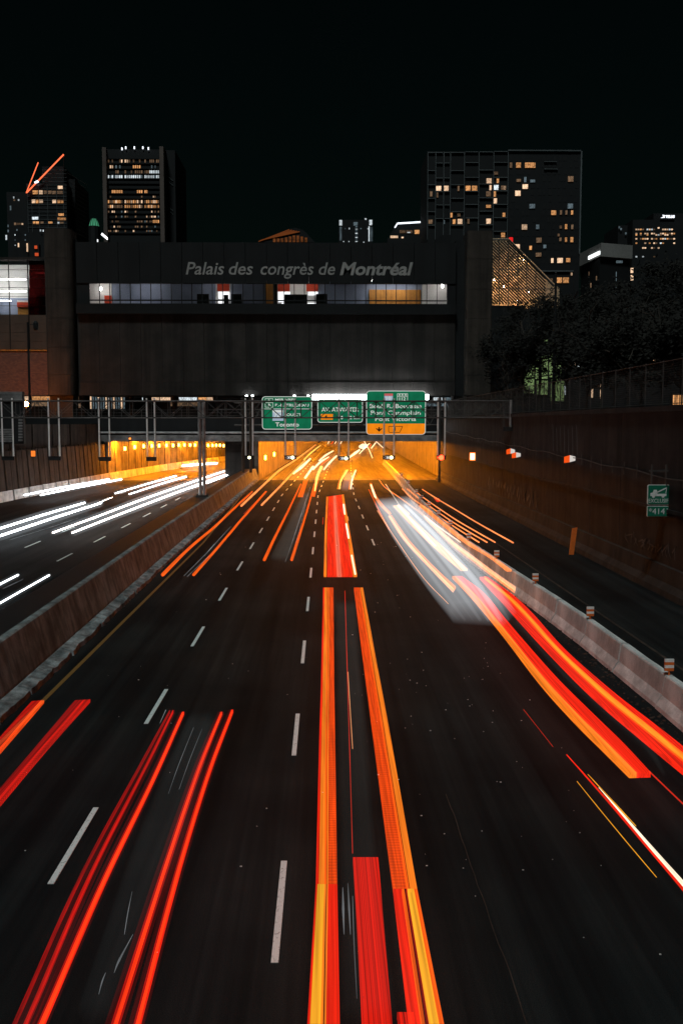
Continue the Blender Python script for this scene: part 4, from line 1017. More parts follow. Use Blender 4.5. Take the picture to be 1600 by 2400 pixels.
# green cupola
Y = 300.0
gc = thing('cupola', 'small green lit ribbed cupola beside the tall slab tower', 'cupola', at_y(221, 545, Y))
q0, q1 = at_y(221, 531, Y), at_y(221, 513, Y)
part('base', MB().tube([(q0.x, Y, q0.z - 8), (q0.x, Y, q0.z)], 1.7, 10), M['tower'], gc)
part('dome', MB().loft([[(q0.x + r * math.cos(a), Y + r * math.sin(a), z) for a in [k * math.pi / 6 for k in range(12)]] for z, r in ((q0.z, 1.55), ((q0.z * .4 + q1.z * .6), 1.15), (q1.z, .7))]), glow('copper dome glowing green', (.06, .30, .16), .8), gc)  # green lighting on the dome put in as emission
for k in range(12):
    a = k * math.pi / 6; part('rib', MB().tube([(q0.x + 1.58 * math.cos(a), Y + 1.58 * math.sin(a), q0.z), (q0.x + 1.18 * math.cos(a), Y + 1.18 * math.sin(a), q0.z * .4 + q1.z * .6), (q0.x + .72 * math.cos(a), Y + .72 * math.sin(a), q1.z)], .09, 5), M['tower'], gc)
# hip roof, its orange lighting put in as glowing ridges and windows
Y = 260.0
hr = thing('old_roof', 'low hipped roof glowing dull orange behind the convention centre', 'roof', at_y(665, 570, Y))
P_ = [at_y(x, y, Y) for x, y in ((602, 568), (678, 536), (694, 534), (712, 540), (738, 568))]
x0, x1 = P_[0].x, P_[4].x
part('roof', MB().loft([[(p.x, Y, p.z) for p in P_], [(p.x, Y + 12, p.z) for p in P_]]), M['tower'], hr)
part('wall', MB().box(x0, x1, Y + .2, Y + 12, 6.4, P_[0].z - .02), M['tower'], hr)
for i in range(5):
    a, b = at_y(606 + i * 2, 566 - i * 1.0, Y - .2), at_y(678 + i * 6, 538 + i * 1.2, Y - .2)
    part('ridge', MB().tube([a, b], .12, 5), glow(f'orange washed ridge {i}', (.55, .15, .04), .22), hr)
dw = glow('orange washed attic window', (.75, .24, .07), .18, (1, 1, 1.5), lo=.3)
for i in range(9):
    x0, x1, z0, z1 = R(640 + i * 9.2, 568 - 9 - max(0, 8 - abs(i - 5.5) * 2.2), 646 + i * 9.2, 567, Y - .3); part('attic_window', MB().box(x0, x1, Y - .3, Y - .05, z0, z1), dw, hr)
# small central tower with white corners
Y = 400.0
kc = lambda x, y: (740 + x / 5.6, 480 + y / 5.6)
ct = thing('small_tower', 'small dark tower with three bright white vertical strips above the roofline', 'building', (at_y(834, 560, Y).x, Y, 6.4))
block(ct, 795, 515, 872, 600, Y, 30, 'tower')
for a, b, c, d, m_ in ((305, 198, 347, 275, 'white_win'), (490, 225, 550, 275, 'cold_dim'), (698, 195, 740, 272, 'white_win'), (690, 272, 702, 492, 'white_win'), (702, 280, 745, 490, 'cold_dim'), (310, 278, 340, 480, 'cold_dim'), (430, 300, 446, 325, 'white_win'), (380, 305, 390, 322, 'cold_dim'), (580, 305, 600, 322, 'cold_dim'), (676, 305, 690, 325, 'white_win'), (356, 476, 372, 490, 'white_win'), (426, 476, 440, 490, 'white_win'), (620, 485, 636, 498, 'white_win')):
    (x0, y0), (x1, y1) = kc(a, b), kc(c, d); win(ct, x0, y0, x1, y1, Y, m_, .2 if m_ == 'white_win' else .1)
for i in range(12):
    (x0, y0), (x1, y1) = kc(516, 280 + i * 18), kc(548, 290 + i * 18); win(ct, x0, y0, x1, y1, Y, 'white_win' if i % 3 == 2 else 'cold_dim', .2)
q = at_y(*kc(652, 178), Y); part('mast_lamp', MB().tube([(q.x, Y, at_y(*kc(652, 196), Y).z), (q.x, Y, q.z)], [.3, .4], 6), M['white_win'], ct)
# low building with a white light line
Y = 330.0
lb = thing('low_building', 'low dark building with a white neon roof line and orange windows', 'building', (at_y(960, 560, Y).x, Y, 6.4))
x0, x1, z0, z1 = R(908, 520, 996, 570, Y)
part('body', MB().prism([(x0, 6.4), (x1, 6.4), (x1, z1), (at_y(930, 523, Y).x, at_y(930, 523, Y).z), (x0, at_y(908, 560, Y).z)], Y, Y + 20), M['tower'], lb)
a, b, c = (at_y(*kc(*p), Y - .3) for p in ((1035, 300), (1068, 245), (1418, 224)))
part('neon_line', MB().tube([a, b], .22, 6), M['white_neon'], lb); part('neon_line', MB().tube([b, c], .27, 6), M['white_neon'], lb)
for a, b, c, d, m_ in ((972, 405, 1080, 438, 'peach_win'), (1120, 420, 1150, 440, 'peach_win'), (1095, 330, 1175, 375, 'dim_win'), (1180, 330, 1270, 375, 'dim_win'), (1290, 328, 1358, 385, 'warm_win'), (1390, 330, 1412, 372, 'dim_win'), (1195, 358, 1240, 372, 'white_win')):
    (x0, y0), (x1, y1) = kc(a, b), kc(c, d); win(lb, x0, y0, x1, y1, Y, m_, .1 if m_ != 'white_win' else .25)
# hotel
Y = 300.0
kh = lambda x, y: (980 + x / 3.92, 340 + y / 3.92)
ht = thing('hotel', 'wide dark hotel block with a pale offset frame grid and scattered lit windows', 'building', (at_y(1180, 640, Y).x, Y, 6.4))
x0, _, _, z1 = R(1000, 355, 1190, 600, Y); x1 = at_y(1359, 500, Y).x; z2 = at_y(1359, 352, Y).z
part('body', MB().box(x0, x1, Y, Y + 20, 6.4, z1), M['tower'], ht)
cols = [(88, 152), (160, 222), (238, 284), (298, 415), (428, 547), (560, 682), (692, 815)]
rowsA = [72, 238, 368, 492, 615, 738, 860]; rowsB = [72, 168, 305, 430, 553, 677, 797]; rowsC = [66, 164, 300, 428, 548, 673, 797]
for ci, (a, b) in enumerate(cols):
    rr = rowsB if ci in (1, 2) else (rowsC if ci in (4,) else rowsA)
    if ci == 5: rr = [66, 233, 361, 488, 610, 735, 860]
    if ci == 6: rr = [62, 162, 300, 424, 548, 670, 795, 860]
    for fy in rr:
        if fy > 780 and ci < 5: continue
        (p0, r0), (p1, r1) = kh(a, fy - 3), kh(b, fy + 3); xa, xb, za, zb_ = R(p0, r0, p1, r1, Y)
        part('frame_beam', MB().box(xa, xb, Y - .5, Y - .02, za, zb_), M['grid'], ht)
for a in (84, 156, 230, 291, 418, 551, 686, 817):
    (p0, r0), (p1, r1) = kh(a - 2.5, 66), kh(a + 2.5, 870); xa, xb, za, zb_ = R(p0, r0, p1, r1, Y)
    part('frame_post', MB().box(xa, xb, Y - .42, Y - .03, za, zb_), M['grid'], ht)
for a, b, c, d in ((820, 48, 1490, 58), (1478, 58, 1490, 1000), (1150, 152, 1265, 158), (1150, 220, 1275, 226), (1110, 1154, 1420, 1164)):
    (p0, r0), (p1, r1) = kh(a, b), kh(c, d); xa, xb, za, zb_ = R(p0, r0, p1, r1, Y); part('frame_beam', MB().box(xa, xb, Y - .5, Y - .02, za, zb_), M['grid'], ht)
HW = [(836, 160, 860, 212, 'dim_win'), (893, 160, 940, 212, 'warm_win'), (972, 160, 1075, 212, 'warm_win'), (1368, 285, 1422, 340, 'dim_win'), (897, 312, 940, 340, 'dim_win'), (968, 292, 990, 345, 'cold_dim'), (1022, 318, 1070, 345, 'cold_dim'), (952, 360, 1005, 405, 'peach_win'), (884, 418, 937, 470, 'peach_win'), (1015, 540, 1070, 585, 'cold_dim'), (1366, 537, 1418, 587, 'cold_dim'), (1215, 600, 1263, 645, 'warm_win'), (1296, 598, 1316, 642, 'dim_win'), (1346, 600, 1366, 642, 'dim_win'), (1398, 600, 1418, 642, 'warm_win'), (945, 728, 998, 780, 'peach_win'), (1076, 730, 1108, 775, 'cold_dim'), (1293, 740, 1315, 770, 'dim_win'), (1342, 726, 1364, 775, 'warm_win'), (1400, 730, 1420, 775, 'dim_win'), (1078, 850, 1130, 900, 'dim_win'), (1275, 815, 1295, 840, 'dim_win'), (1290, 850, 1312, 885, 'dim_win'), (1342, 848, 1362, 893, 'warm_win'), (1392, 845, 1420, 895, 'warm_win'), (880, 910, 930, 960, 'peach_win'), (1016, 925, 1040, 965, 'warm_win'), (1143, 915, 1172, 950, 'cold_dim'), (1072, 988, 1128, 1028, 'dim_win'), (1215, 1038, 1238, 1085, 'peach_win'), (1270, 1036, 1325, 1086, 'peach_win'), (1352, 1038, 1392, 1078, 'warm_win'),
 (160, 375, 210, 422, 'peach_win'), (228, 373, 277, 424, 'peach_win'), (165, 435, 182, 485, 'dim_win'), (358, 375, 376, 425, 'dim_win'), (430, 373, 478, 422, 'warm_win'), (487, 373, 540, 422, 'warm_win'), (622, 305, 672, 355, 'peach_win'), (716, 308, 738, 352, 'warm_win'), (650, 368, 670, 418, 'peach_win'), (690, 366, 735, 415, 'white_win'), (755, 372, 803, 412, 'dim_win'), (780, 378, 800, 412, 'peach_win'), (618, 425, 665, 475, 'dim_win'), (688, 425, 710, 478, 'warm_win'), (688, 488, 720, 540, 'peach_win'), (618, 550, 666, 578, 'warm_win'), (292, 622, 312, 668, 'warm_win'), (355, 630, 385, 660, 'dim_win'), (770, 622, 796, 662, 'warm_win'), (312, 682, 340, 728, 'warm_win'), (357, 678, 403, 728, 'peach_win'), (448, 678, 468, 725, 'dim_win'), (620, 675, 664, 726, 'peach_win'), (90, 685, 130, 725, 'dim_win'), (228, 690, 242, 728, 'cold_dim'), (756, 805, 795, 850, 'warm_win'), (105, 425, 128, 475, 'dim_win'), (690, 245, 730, 275, 'dim_win'), (1255, 1215, 1316, 1270, 'warm_win'), (1322, 1215, 1380, 1270, 'warm_win'), (1190, 1225, 1232, 1260, 'dim_win'), (1396, 1172, 1412, 1200, 'peach_win')]
for a, b, c, d, m_ in HW:
    (p0, r0), (p1, r1) = kh(a, b), kh(c, d); win(ht, p0, r0, p1, r1, Y, m_, .2)
mb = MB()
rnd = random.Random(3)
for c in range(13):
    for r in range(16):
        if rnd.random() < .75:
            a = 836 + c * 49 + rnd.choice([0, 12]); b = 100 + r * 63; (p0, r0), (p1, r1) = kh(a, b), kh(a + rnd.choice([22, 34]), b + 46); xa, xb, za, zb_ = R(p0, r0, p1, r1, Y); mb.box(xa, xb, Y - .05, Y - .02, za, zb_)
part('unlit_windows', mb, M['black'], ht, kind='stuff')
q = at_y(*kh(848, 870), Y - 60); solo('beacon', MB().tube([(q.x, Y - 60, q.z - .5), (q.x, Y - 60, q.z + .5)], .5, 8), glow('red beacon', (1, .02, .02), .8), 'red warning light at the tip of the glass atrium', 'beacon')
# pale slab roofed building with a lit sign
Y = 220.0
kp = lambda x, y: (800 + x / 1.96, 320 + y / 1.96)
pb_ = thing('corner_building', 'dark corner building with a pale top band and a glowing white sign', 'building', (at_y(1410, 660, Y).x, Y, 6.4))
A, B, C_ = at_y(*kp(1092, 545), Y + 14), at_y(*kp(1190, 520), Y), at_y(*kp(1335, 523), Y + 3)
zt_, zb2 = at_y(*kp(1190, 488), Y).z, at_y(*kp(1190, 550), Y).z
part('top_band', MB().slab([(A.x, A.y), (B.x, B.y), (C_.x, C_.y), (C_.x * 1.12, C_.y + 30), (A.x * 1.14, A.y + 30)], zb2, zt_), M['slab'], pb_)
part('body', MB().slab([(A.x + .6, A.y + .6), (B.x, B.y + .8), (C_.x - .3, C_.y + .8), (C_.x * 1.12 - .3, C_.y + 29), (A.x * 1.14 + .6, A.y + 29)], 6.4, zb2 - .02), M['tower'], pb_)
s0, s1 = A.lerp(B, .47), A.lerp(B, .97); nrm = Vector((B.y - A.y, -(B.x - A.x), 0)).normalized() * -.25
if nrm.y > 0: nrm = -nrm
zs0, zs1 = zb2 + 1.2, zt_ - 2.4
part('lit_sign', MB().slab([(s0.x + nrm.x, s0.y + nrm.y), (s1.x + nrm.x, s1.y + nrm.y), (s1.x + nrm.x * .1, s1.y + nrm.y * .1), (s0.x + nrm.x * .1, s0.y + nrm.y * .1)], zs0, zs1), glow('white lit sign', (.92, 1, 1), 2.2), pb_)
for a, b, c, d, m_ in ((1325, 603, 1338, 628, 'peach_win'), (1325, 636, 1338, 662, 'peach_win'), (1132, 620, 1137, 640, 'dim_win'), (1166, 640, 1171, 662, 'dim_win'), (1140, 672, 1146, 695, 'dim_win'), (1258, 620, 1261, 645, 'cold_dim'), (1258, 650, 1261, 665, 'cold_dim'), (1257, 690, 1260, 715, 'cold_dim'), (1257, 720, 1260, 735, 'cold_dim'), (1258, 570, 1290, 582, 'cold_dim')):
    (p0, r0), (p1, r1) = kp(a, b), kp(c, d); win(pb_, p0, r0, p1, r1, Y - 1, m_)
# tower with lit rooftop name
Y = 600.0
tt = thing('office_tower', 'distant dark tower with rows of lit floors and a white rooftop sign', 'building', (at_y(1540, 620, Y).x, Y, 6.4))
block(tt, 1480, 515, 1620, 640, Y, 40, 'tower'); block(tt, 1530, 500, 1600, 515, Y + 5, 30, 'tower', 'upper_body', at_y(1540, 516, Y).z); block(tt, 1446, 528, 1468, 640, Y + 10, 30, 'tower', 'side_wing')
q0, q1 = at_y(*kp(1486, 373), Y - 1), at_y(*kp(1528, 362), Y - 1)
lettering('TELUS', q0.x, q1.x, q0.z, q1.z - q0.z, Y - 1, M['white_neon'], tt, bold=.03, depth=.2)
a = at_y(*kp(1463, 374), Y - 1); b = at_y(*kp(1484, 362), Y - 1)
part('swoosh', MB().prism([(a.x, a.z), (a.x + .55 * (b.x - a.x), a.z + .6), (b.x, b.z), (b.x - 1.5, b.z + .3), (a.x + 1.5, b.z - .5), (a.x + 2.5, b.z - 1.4)], Y - 1.2, Y - 1), M['white_neon'], tt)
part('sign_rack', MB().box(a.x, q1.x, Y - .7, Y - .4, at_y(1540, 515, Y).z, b.z - .3), M['tower'], tt)
rnd = random.Random(11)
for py, den in ((420, .35), (427, .6), (446, .75), (452, .3), (470, .7), (490, .3), (512, .35), (532, .3), (552, .55)):
    for i in range(18):
        a = 1348 + i * 10.2
        if py in (420, 427) and a < 1450 and py == 420 and rnd.random() < .6: continue
        if py > 500 and i > 10: continue
        if rnd.random() < den:
            m_ = rnd.choice(['peach_win', 'peach_win', 'white_win', 'warm_win', 'dim_win']) if py != 552 else ('white_win' if i < 6 else 'dim_win')
            (p0, r0), (p1, r1) = kp(a, py - 3.5), kp(a + 8.5, py + 3.5); win(tt, p0, r0, p1, r1, Y, m_)
for a, b in ((1270, 412), (1278, 420), (1300, 440)):
    (p0, r0), (p1, r1) = kp(a, b), kp(a + 8, b + 10); win(tt, p0, r0, p1, r1, Y + 9, 'cold_dim')

# ------------------------------------------------------------------ glass atrium right of the convention centre
Y = 152.0
ka = lambda x, y: (1120 + x / 3.267, 540 + y / 3.267)
at_ = thing('glass_atrium', 'sloped glass atrium glowing warm with diagonal timber lattice beside the pillar', 'building', (at_y(1180, 700, Y).x, Y, 6.4))
out = [at_y(*ka(*p), Y) for p in ((85, 75), (235, 75), (575, 425), (480, 505), (365, 530), (365, 575), (92, 575))]
part('glazing', MB().prism([(p.x, p.z) for p in out], Y, Y + .05), M['glass'], at_)
for a, b, r_ in (((232, 72), (580, 428), .16), ((85, 72), (235, 72), .12), ((85, 448), (575, 448), .07), ((85, 302), (430, 302), .05), ((90, 90), (90, 575), .1)):
    part('frame', MB().tube([at_y(*ka(*a), Y - .1), at_y(*ka(*b), Y - .1)], r_, 6), M['steel_dark'], at_)
for xx, y0 in ((158, 75), (230, 75), (303, 150), (370, 215), (440, 290)):
    part('mullion', MB().tube([at_y(*ka(xx, y0), Y - .05), at_y(*ka(xx, 575 if xx < 370 else 470), Y - .05)], .07, 6), M['steel_dark'], at_)
def clip(x, y):   # inside outline, zoom coordinates
    return x < 235 + (y - 75) * .97
for i in range(40):
    c = -420 + i * 24
    P0 = None; seg = []
    for s in range(60):
        x = 90 + s * 8; y = c + x * .98
        if 80 < y < 565 and clip(x + 8, y) and x < 520: seg.append((x, y))
    if len(seg) > 3: part('timber_beam', MB().tube([at_y(*ka(*seg[0]), Y + 2.5), at_y(*ka(*seg[-1]), Y + 2.5)], .11, 5), M['beam_dark'], at_)
for a, b in (((90, 250), (190, 150)), ((90, 380), (290, 165)), ((150, 450), (380, 240)), ((95, 590), (370, 330)), ((300, 575), (440, 430))):
    part('cross_beam', MB().tube([at_y(*ka(*a), Y + 2.9), at_y(*ka(*b), Y + 2.9)], .12, 5), M['wood_pale'], at_)
bk = [at_y(*ka(*p), Y + 5.5) for p in ((60, 60), (235, 60), (620, 445), (620, 600), (60, 600))]
part('back_wall', MB().prism([(p.x, p.z) for p in bk], Y + 5.5, Y + 5.8), M['wood_pale'], at_)
q = at_y(*ka(200, 590), Y); part('plinth', MB().box(out[0].x - .5, at_y(*ka(365, 590), Y).x, Y + .2, Y + 6, 6.4, at_y(*ka(200, 576), Y).z), M['facade_dark'], at_)
for x, y in ((195, 432), (345, 225), (300, 330), (150, 520), (300, 540), (120, 380), (390, 470)):
    p = at_y(*ka(x, y), Y + 4.2); part('lamp', MB().tube([(p.x, p.y, p.z - .06), (p.x, p.y, p.z + .06)], .05, 6), M['atrium_light'], at_)
# lit ground floor seen between the trunks
Y = 158.0
sf = thing('shop', 'greenish lit shop front glimpsed through the tree branches on the right', 'building', (at_y(1270, 940, Y).x, Y, 6.4))
x0, x1, z0, z1 = R(1140, 780, 1640, 950, Y)
part('wall', MB().box(x0, x1, Y, Y + 8, 6.4, z1), M['facade_dark'], sf)
for a, b, c, d in ((1226, 800, 1252, 840), (1256, 796, 1282, 838), (1286, 800, 1312, 836), (1224, 842, 1250, 884), (1254, 842, 1282, 888), (1286, 840, 1314, 884), (1222, 888, 1250, 922), (1256, 892, 1282, 925), (1290, 888, 1320, 940)):
    x0, x1, z0, z1 = R(a, b, c, d, Y); part('window', MB().box(x0, x1, Y - .2, Y - .02, z0, z1), M['green_win'], sf)
for i in range(30):
    a = 1322 + i * 9.3; b = 856 - abs(math.sin(i * 2.1)) * 8 - (i > 20) * 6
    x0, x1, z0, z1 = R(a, b, a + rnd.uniform(3, 7), b + rnd.uniform(4, 12), Y); part('window', MB().box(x0, x1, Y - .2, Y - .02, z0, z1), M[rnd.choice(['peach_win', 'peach_win', 'dim_win', 'white_win'])], sf)
for a, b, c, d, m_ in ((1320, 905, 1324, 926, 'white_win'), (1383, 908, 1388, 932, 'peach_win'), (1405, 900, 1409, 934, 'peach_win'), (1150, 836, 1166, 868, 'peach_win'), (1154, 770, 1162, 786, 'peach_win')):
    x0, x1, z0, z1 = R(a, b, c, d, Y); part('window', MB().box(x0, x1, Y - .2, Y - .02, z0, z1), M[m_], sf)
q0 = R(1576, 926, 1610, 949, 60)
t = thing('utility_box', 'small warm lit louvred box at the right edge on the wall top', 'box', ((q0[0] + q0[1]) / 2, 60, q0[2]))
part('case', MB().box(q0[0] - .05, q0[1] + .05, 60.05, 60.5, 7.8, q0[3] + .05), M['black'], t)
for i in range(9):
    f0 = q0[0] + (q0[1] - q0[0]) * i / 9; part('slat', MB().box(f0 + .01, f0 + .07, 59.98, 60.04, q0[2] + .02, q0[3]), M['warm_win'], t)

# ------------------------------------------------------------------ trees on the high ground to the right
def tree(px, ptop, pbot, Y, wpx, lab, seed, twigs=0):
    rn = random.Random(seed)
    base = at_y(px, 960, Y); x0 = base.x; zt_ = at_y(px, ptop, Y).z; zb_ = at_y(px, pbot, Y).z; z0 = 7.8 if Y < 125 else 6.4
    rx_ = wpx / F * Y / 2; H = zt_ - zb_
    t = thing('tree', lab, 'tree', (x0, Y, z0), 'dark trees above the right wall')
    tr = MB(); tip = Vector((x0 + rn.uniform(-.6, .6), Y + rn.uniform(-.5, .5), zb_ + H * .75))
    mid = Vector((x0 + rn.uniform(-.25, .25), Y, (z0 + zb_ + H * .3) / 2))
    tr.tube([(x0, Y, z0), mid, (x0 + rn.uniform(-.3, .3), Y, zb_ + H * .35), tip], [.26, .2, .14, .04], 8)
    tips = []
    for k in range(11):
        zz = z0 + (zb_ - z0) * .55 + (zb_ - z0 + H * .55) * k / 11 * .8; a = rn.uniform(0, 6.28); L = rn.uniform(.55, .95) * rx_
        s = Vector((x0, Y, zz)); e = s + Vector((math.cos(a) * L, math.sin(a) * L, rn.uniform(.5, 2.4)))
        m_ = s.lerp(e, .5) + Vector((0, 0, rn.uniform(-.3, .2))); tr.tube([s, m_, e], [.10, .06, .02], 5); tips.append(e)
        for q in range(3):
            e2 = e + Vector((rn.uniform(-1, 1), rn.uniform(-1, 1), rn.uniform(-.2, 1.3))); tr.tube([m_.lerp(e, rn.random()), e2], [.03, .01], 4)
    for k in range(twigs):
        s = Vector((x0 + rn.uniform(-1, 1) * rx_ * 1.1, Y + rn.uniform(-1, 1) * rx_ * .6, rn.uniform(z0 + 1.0, zb_ + 1.5))); e = s + Vector((rn.uniform(-.9, .9), rn.uniform(-.5, .5), rn.uniform(-.3, 1.1)))
        tr.tube([s, s.lerp(e, .5) + Vector((rn.uniform(-.15, .15), 0, rn.uniform(-.1, .1))), e], [.05, .035, .012], 4)
    part('trunk', tr, M['bark'], t)
    cl = []
    for k in range(46):
        while True:
            v = Vector((rn.uniform(-1, 1), rn.uniform(-1, 1), rn.uniform(-1, 1)))
            if v.length < 1: break
        cl.append((Vector((x0 + v.x * rx_, Y + v.y * rx_, (zt_ + zb_) / 2 + v.z * H / 2)), rn.uniform(.5, 1.25)))
    for k in range(12): cl.append((Vector((x0 + rn.uniform(-1, 1) * rx_, Y + rn.uniform(-1, 1) * rx_, zb_ - rn.uniform(0, 1.0))), rn.uniform(.3, .6)))
    lf = MB()
    for c, r in cl:
        for k in range(int(150 * r)):
            p = c + Vector((rn.gauss(0, .5), rn.gauss(0, .5), rn.gauss(0, .42))) * r
            u = Vector((rn.uniform(-1, 1), rn.uniform(-1, 1), rn.uniform(-.6, .6))).normalized(); v = u.orthogonal().normalized(); s = rn.uniform(.09, .2)
            lf.v += [tuple(p - u * s), tuple(p - v * s * .5), tuple(p + u * s), tuple(p + v * s * .5)]; n0 = len(lf.v) - 4; lf.f.append((n0, n0 + 1, n0 + 2, n0 + 3))
    m = bpy.data.meshes.new('crown'); m.from_pydata([(x - x0, y - Y, z - z0) for x, y, z in lf.v], [], lf.f); m.materials.append(M['leaf'])
    o = bpy.data.objects.new('crown', m); COL.objects.link(o); o.parent = t
TR = [(1182, 735, 915, 118, 110), (1262, 705, 832, 112, 170), (1330, 672, 812, 100, 190), (1405, 690, 858, 88, 190), (1470, 655, 850, 96, 210), (1545, 608, 850, 80, 220), (1610, 585, 845, 84, 210), (1370, 760, 868, 78, 170), (1500, 735, 858, 66, 190), (1590, 730, 855, 62, 190), (1225, 790, 850, 104, 90), (1440, 780, 862, 72, 150)]
LAB = ['dark sparse tree standing against the right pillar of the convention centre', 'dark tree in front of the glowing atrium', 'dark tree just right of the tall thin pole', 'dark tree below the corner building', 'tall dark tree rising below the white roof sign building edge', 'tallest dark tree near the right edge', 'dark tree cut off by the right edge, behind the fence', 'low dark tree filling the gap right of the greenish windows', 'low dark tree over the middle of the fence', 'low dark tree near the right edge just behind the fence', 'small dark tree with greenish light showing through its branches', 'low dark bushy tree above the faint wall graffiti']
for i, (a, l) in enumerate(zip(TR, LAB)): tree(*a, l, i + 20, 170 if i in (1, 10) else 12)

# ================================================================== LIGHT STREAKS of the traffic: each vehicle's lamps, and some blurred bodies, drawn out along its lane
ORANGE, AMBER, RED, DEEP, GOLD = (1.0, .115, .004), (1.0, .22, .012), (1.0, .019, .003), (.45, .004, .002), (1.0, .42, .02)
L1 = (16, .22, 9)
def streak_mat(*a, **k): return glow(*a, add=True, **k)      # a streak only gives light: it never blocks any
G = {'orange': streak_mat('orange streak', ORANGE, 1.0, L1, .0), 'orange_r': streak_mat('orange rippled streak', (1.0, .075, .003), .95, (30, .5, 9), .24), 'amber': streak_mat('amber streak', AMBER, 1.05, L1), 'gold': streak_mat('gold streak', GOLD, 1.05, (24, .22, 9), lo=.55),
     'red': streak_mat('red streak', RED, 1.0, (22, .2, 9), lo=.55), 'red_soft': streak_mat('soft red streak', (1.0, .036, .008), .95, (14, .1, 9), lo=.7), 'deep': streak_mat('deep red streak', (.34, .003, .002), 1.0, (30, .2, 9), lo=.3), 'veil': streak_mat('dark red veil', (.045, .0008, .0006), 1.0, (26, .15, 9), lo=.4), 'mid': streak_mat('mid red streak', (.40, .005, .002), 1.0, (26, .2, 9), lo=.6), 'deep_r': streak_mat('deep red rippled streak', (.70, .009, .002), 1.0, (20, .3, 9), .5, lo=.4),
     'ribbed': streak_mat('red streak of many threads', (.90, .011, .002), 1.0, (46, .06, 9), lo=.12, hi=1.2), 'core': streak_mat('bright orange core', (1.0, .045, .004), .9, (20, .3, 9)), 'pink': streak_mat('pink streak', (1.0, .16, .09), 1.0, (14, .1, 9)),
     'white': streak_mat('white headlight streak', (.88, .95, 1.0), 12, (10, .12, 9), lo=.75), 'warm_white': streak_mat('warm white headlight streak', (1.0, .88, .80), 10, (10, .12, 9), lo=.75), 'dimwhite': streak_mat('thin grey streak', (.62, .68, .72), .28, (12, .3, 9), lo=.2), 'flare': streak_mat('pale flare streak', (1.0, .82, .58), 1.6, (8, .2, 9)),
     'yellowwhite': streak_mat('yellow white streak', (1.0, .62, .18), 1.6, (8, .2, 9)), 'thin_red': streak_mat('thin red streak', (.8, .03, .01), .9, (8, .3, 9)), 'peach': streak_mat('peach streak', (1.0, .40, .16), 1.05, (10, .2, 9), lo=.75), 'line_hot': streak_mat('hot orange line', (1.0, .27, .08), 1.5, (8, .2, 9)), 'cream': streak_mat('cream streak', (1.0, .85, .62), 1.4, (8, .2, 9))}
def smooth(pts, n=6):
    """Catmull-Rom through the measured points so a lane change curves evenly."""
    if len(pts) < 3: return [pts[0].lerp(pts[-1], i / 8) for i in range(9)]
    P = [2 * pts[0] - pts[1]] + list(pts) + [2 * pts[-1] - pts[-2]]; out = []
    for i in range(1, len(P) - 2):
        for k in range(n):
            t = k / n; a, b, c, d = P[i - 1:i + 3]
            out.append(.5 * ((2 * b) + (c - a) * t + (2 * a - 5 * b + 4 * c - d) * t * t + (3 * b - a - 3 * c + d) * t ** 3))
    return out + [P[-2]]
def ribbon(parent, L, Rr, mat, z=.85, h=.07, name='streak', label=None, cap=True):
    """Solid bar of light between two measured edges (image points on the lamp height)."""
    A = smooth([at_z(x, y, z) for x, y in L]); B = smooth([at_z(x, y, z) for x, y in Rr])
    m = min(len(A), len(B)); secs = []
    for i in range(m):
        a, b = A[int(i * (len(A) - 1) / (m - 1))], B[int(i * (len(B) - 1) / (m - 1))]
        secs.append([(a.x, a.y, z), (b.x, b.y, z), (b.x, b.y, z - h), (a.x, a.y, z - h)])
    return part(name, MB().loft(secs, cap), G[mat] if isinstance(mat, str) else mat, parent, label)
def strips(parent, L, Rr, specs, z=.85, h=.07, cap=True):
    """Split a band into strips: specs = (from, to, material) as fractions of its width."""
    for a, b, mat in specs:
        mixf = lambda t: [(l[0] + (r[0] - l[0]) * t, l[1] + (r[1] - l[1]) * t) for l, r in zip(L, Rr)]
        ribbon(parent, mixf(a), mixf(b), mat, z, h, cap=cap)
def beam(parent, C, t, mat, z=.7, name='streak', flat=1.0):
    """Round bar of light along measured centre points, t = thickness in image px (one value per point or one for all)."""
    ts_ = t if isinstance(t, (list, tuple)) else [t] * len(C)
    if mat in ('white', 'warm_white'):
        if max(ts_) > 2.5: beam(parent, C, [2.5 * k for k in ts_], glow_volume('headlight glow', (.85, .93, 1.0), .075), z, 'glow')  # added glowing tube imitates bloom round the headlight streak
        ts_ = [.5 * k for k in ts_]
    P = [at_z(x, y, z) for x, y in C]; rs = [k / 2 * (p - CPOS).length / F for k, p in zip(ts_, P)]
    Q = smooth(P); m = len(Q); R_ = [lerp([(i / (len(rs) - 1), r) for i, r in enumerate(rs)], k / (m - 1)) for k in range(m)]
    mb = MB().tube(Q, R_, 8)
    return part(name, mb, G[mat] if isinstance(mat, str) else mat, parent)
def trail(lab, px, group='light streaks of passing traffic', z=0.0):
    p = at_z(px[0], px[1], .6); return thing('light_trail', lab, 'light trail', (p.x, p.y, 0), group)
def body_blur(parent, L, Rr, col, e, z0=.9, z1=1.6, name='pale_blur', prof=.14):
    """Blurred vehicle body put in as a glowing volume, thick in the middle and thin at its sides."""
    zr = z0 + .25 * (z1 - z0); A = smooth([at_z(x, y, zr) for x, y in L]); B = smooth([at_z(x, y, zr) for x, y in Rr]); secs = []
    for a, b in zip(A, B):
        d = b - a; zm = (z0 + z1) / 2; hh = (z1 - z0) / 2
        secs.append([(a.x, a.y, zm - .02), (a.x + d.x * prof, a.y + d.y * prof, zm - hh * .75), (a.x + d.x * .8, a.y + d.y * .8, zm - hh), (b.x, b.y, zm - .02), (b.x, b.y, zm + .02), (a.x + d.x * .8, a.y + d.y * .8, zm + hh), (a.x + d.x * prof, a.y + d.y * prof, zm + hh * .75), (a.x, a.y, zm + .02)])
    return part(name, MB().loft(secs), glow_volume('pale blur', col, e), parent)

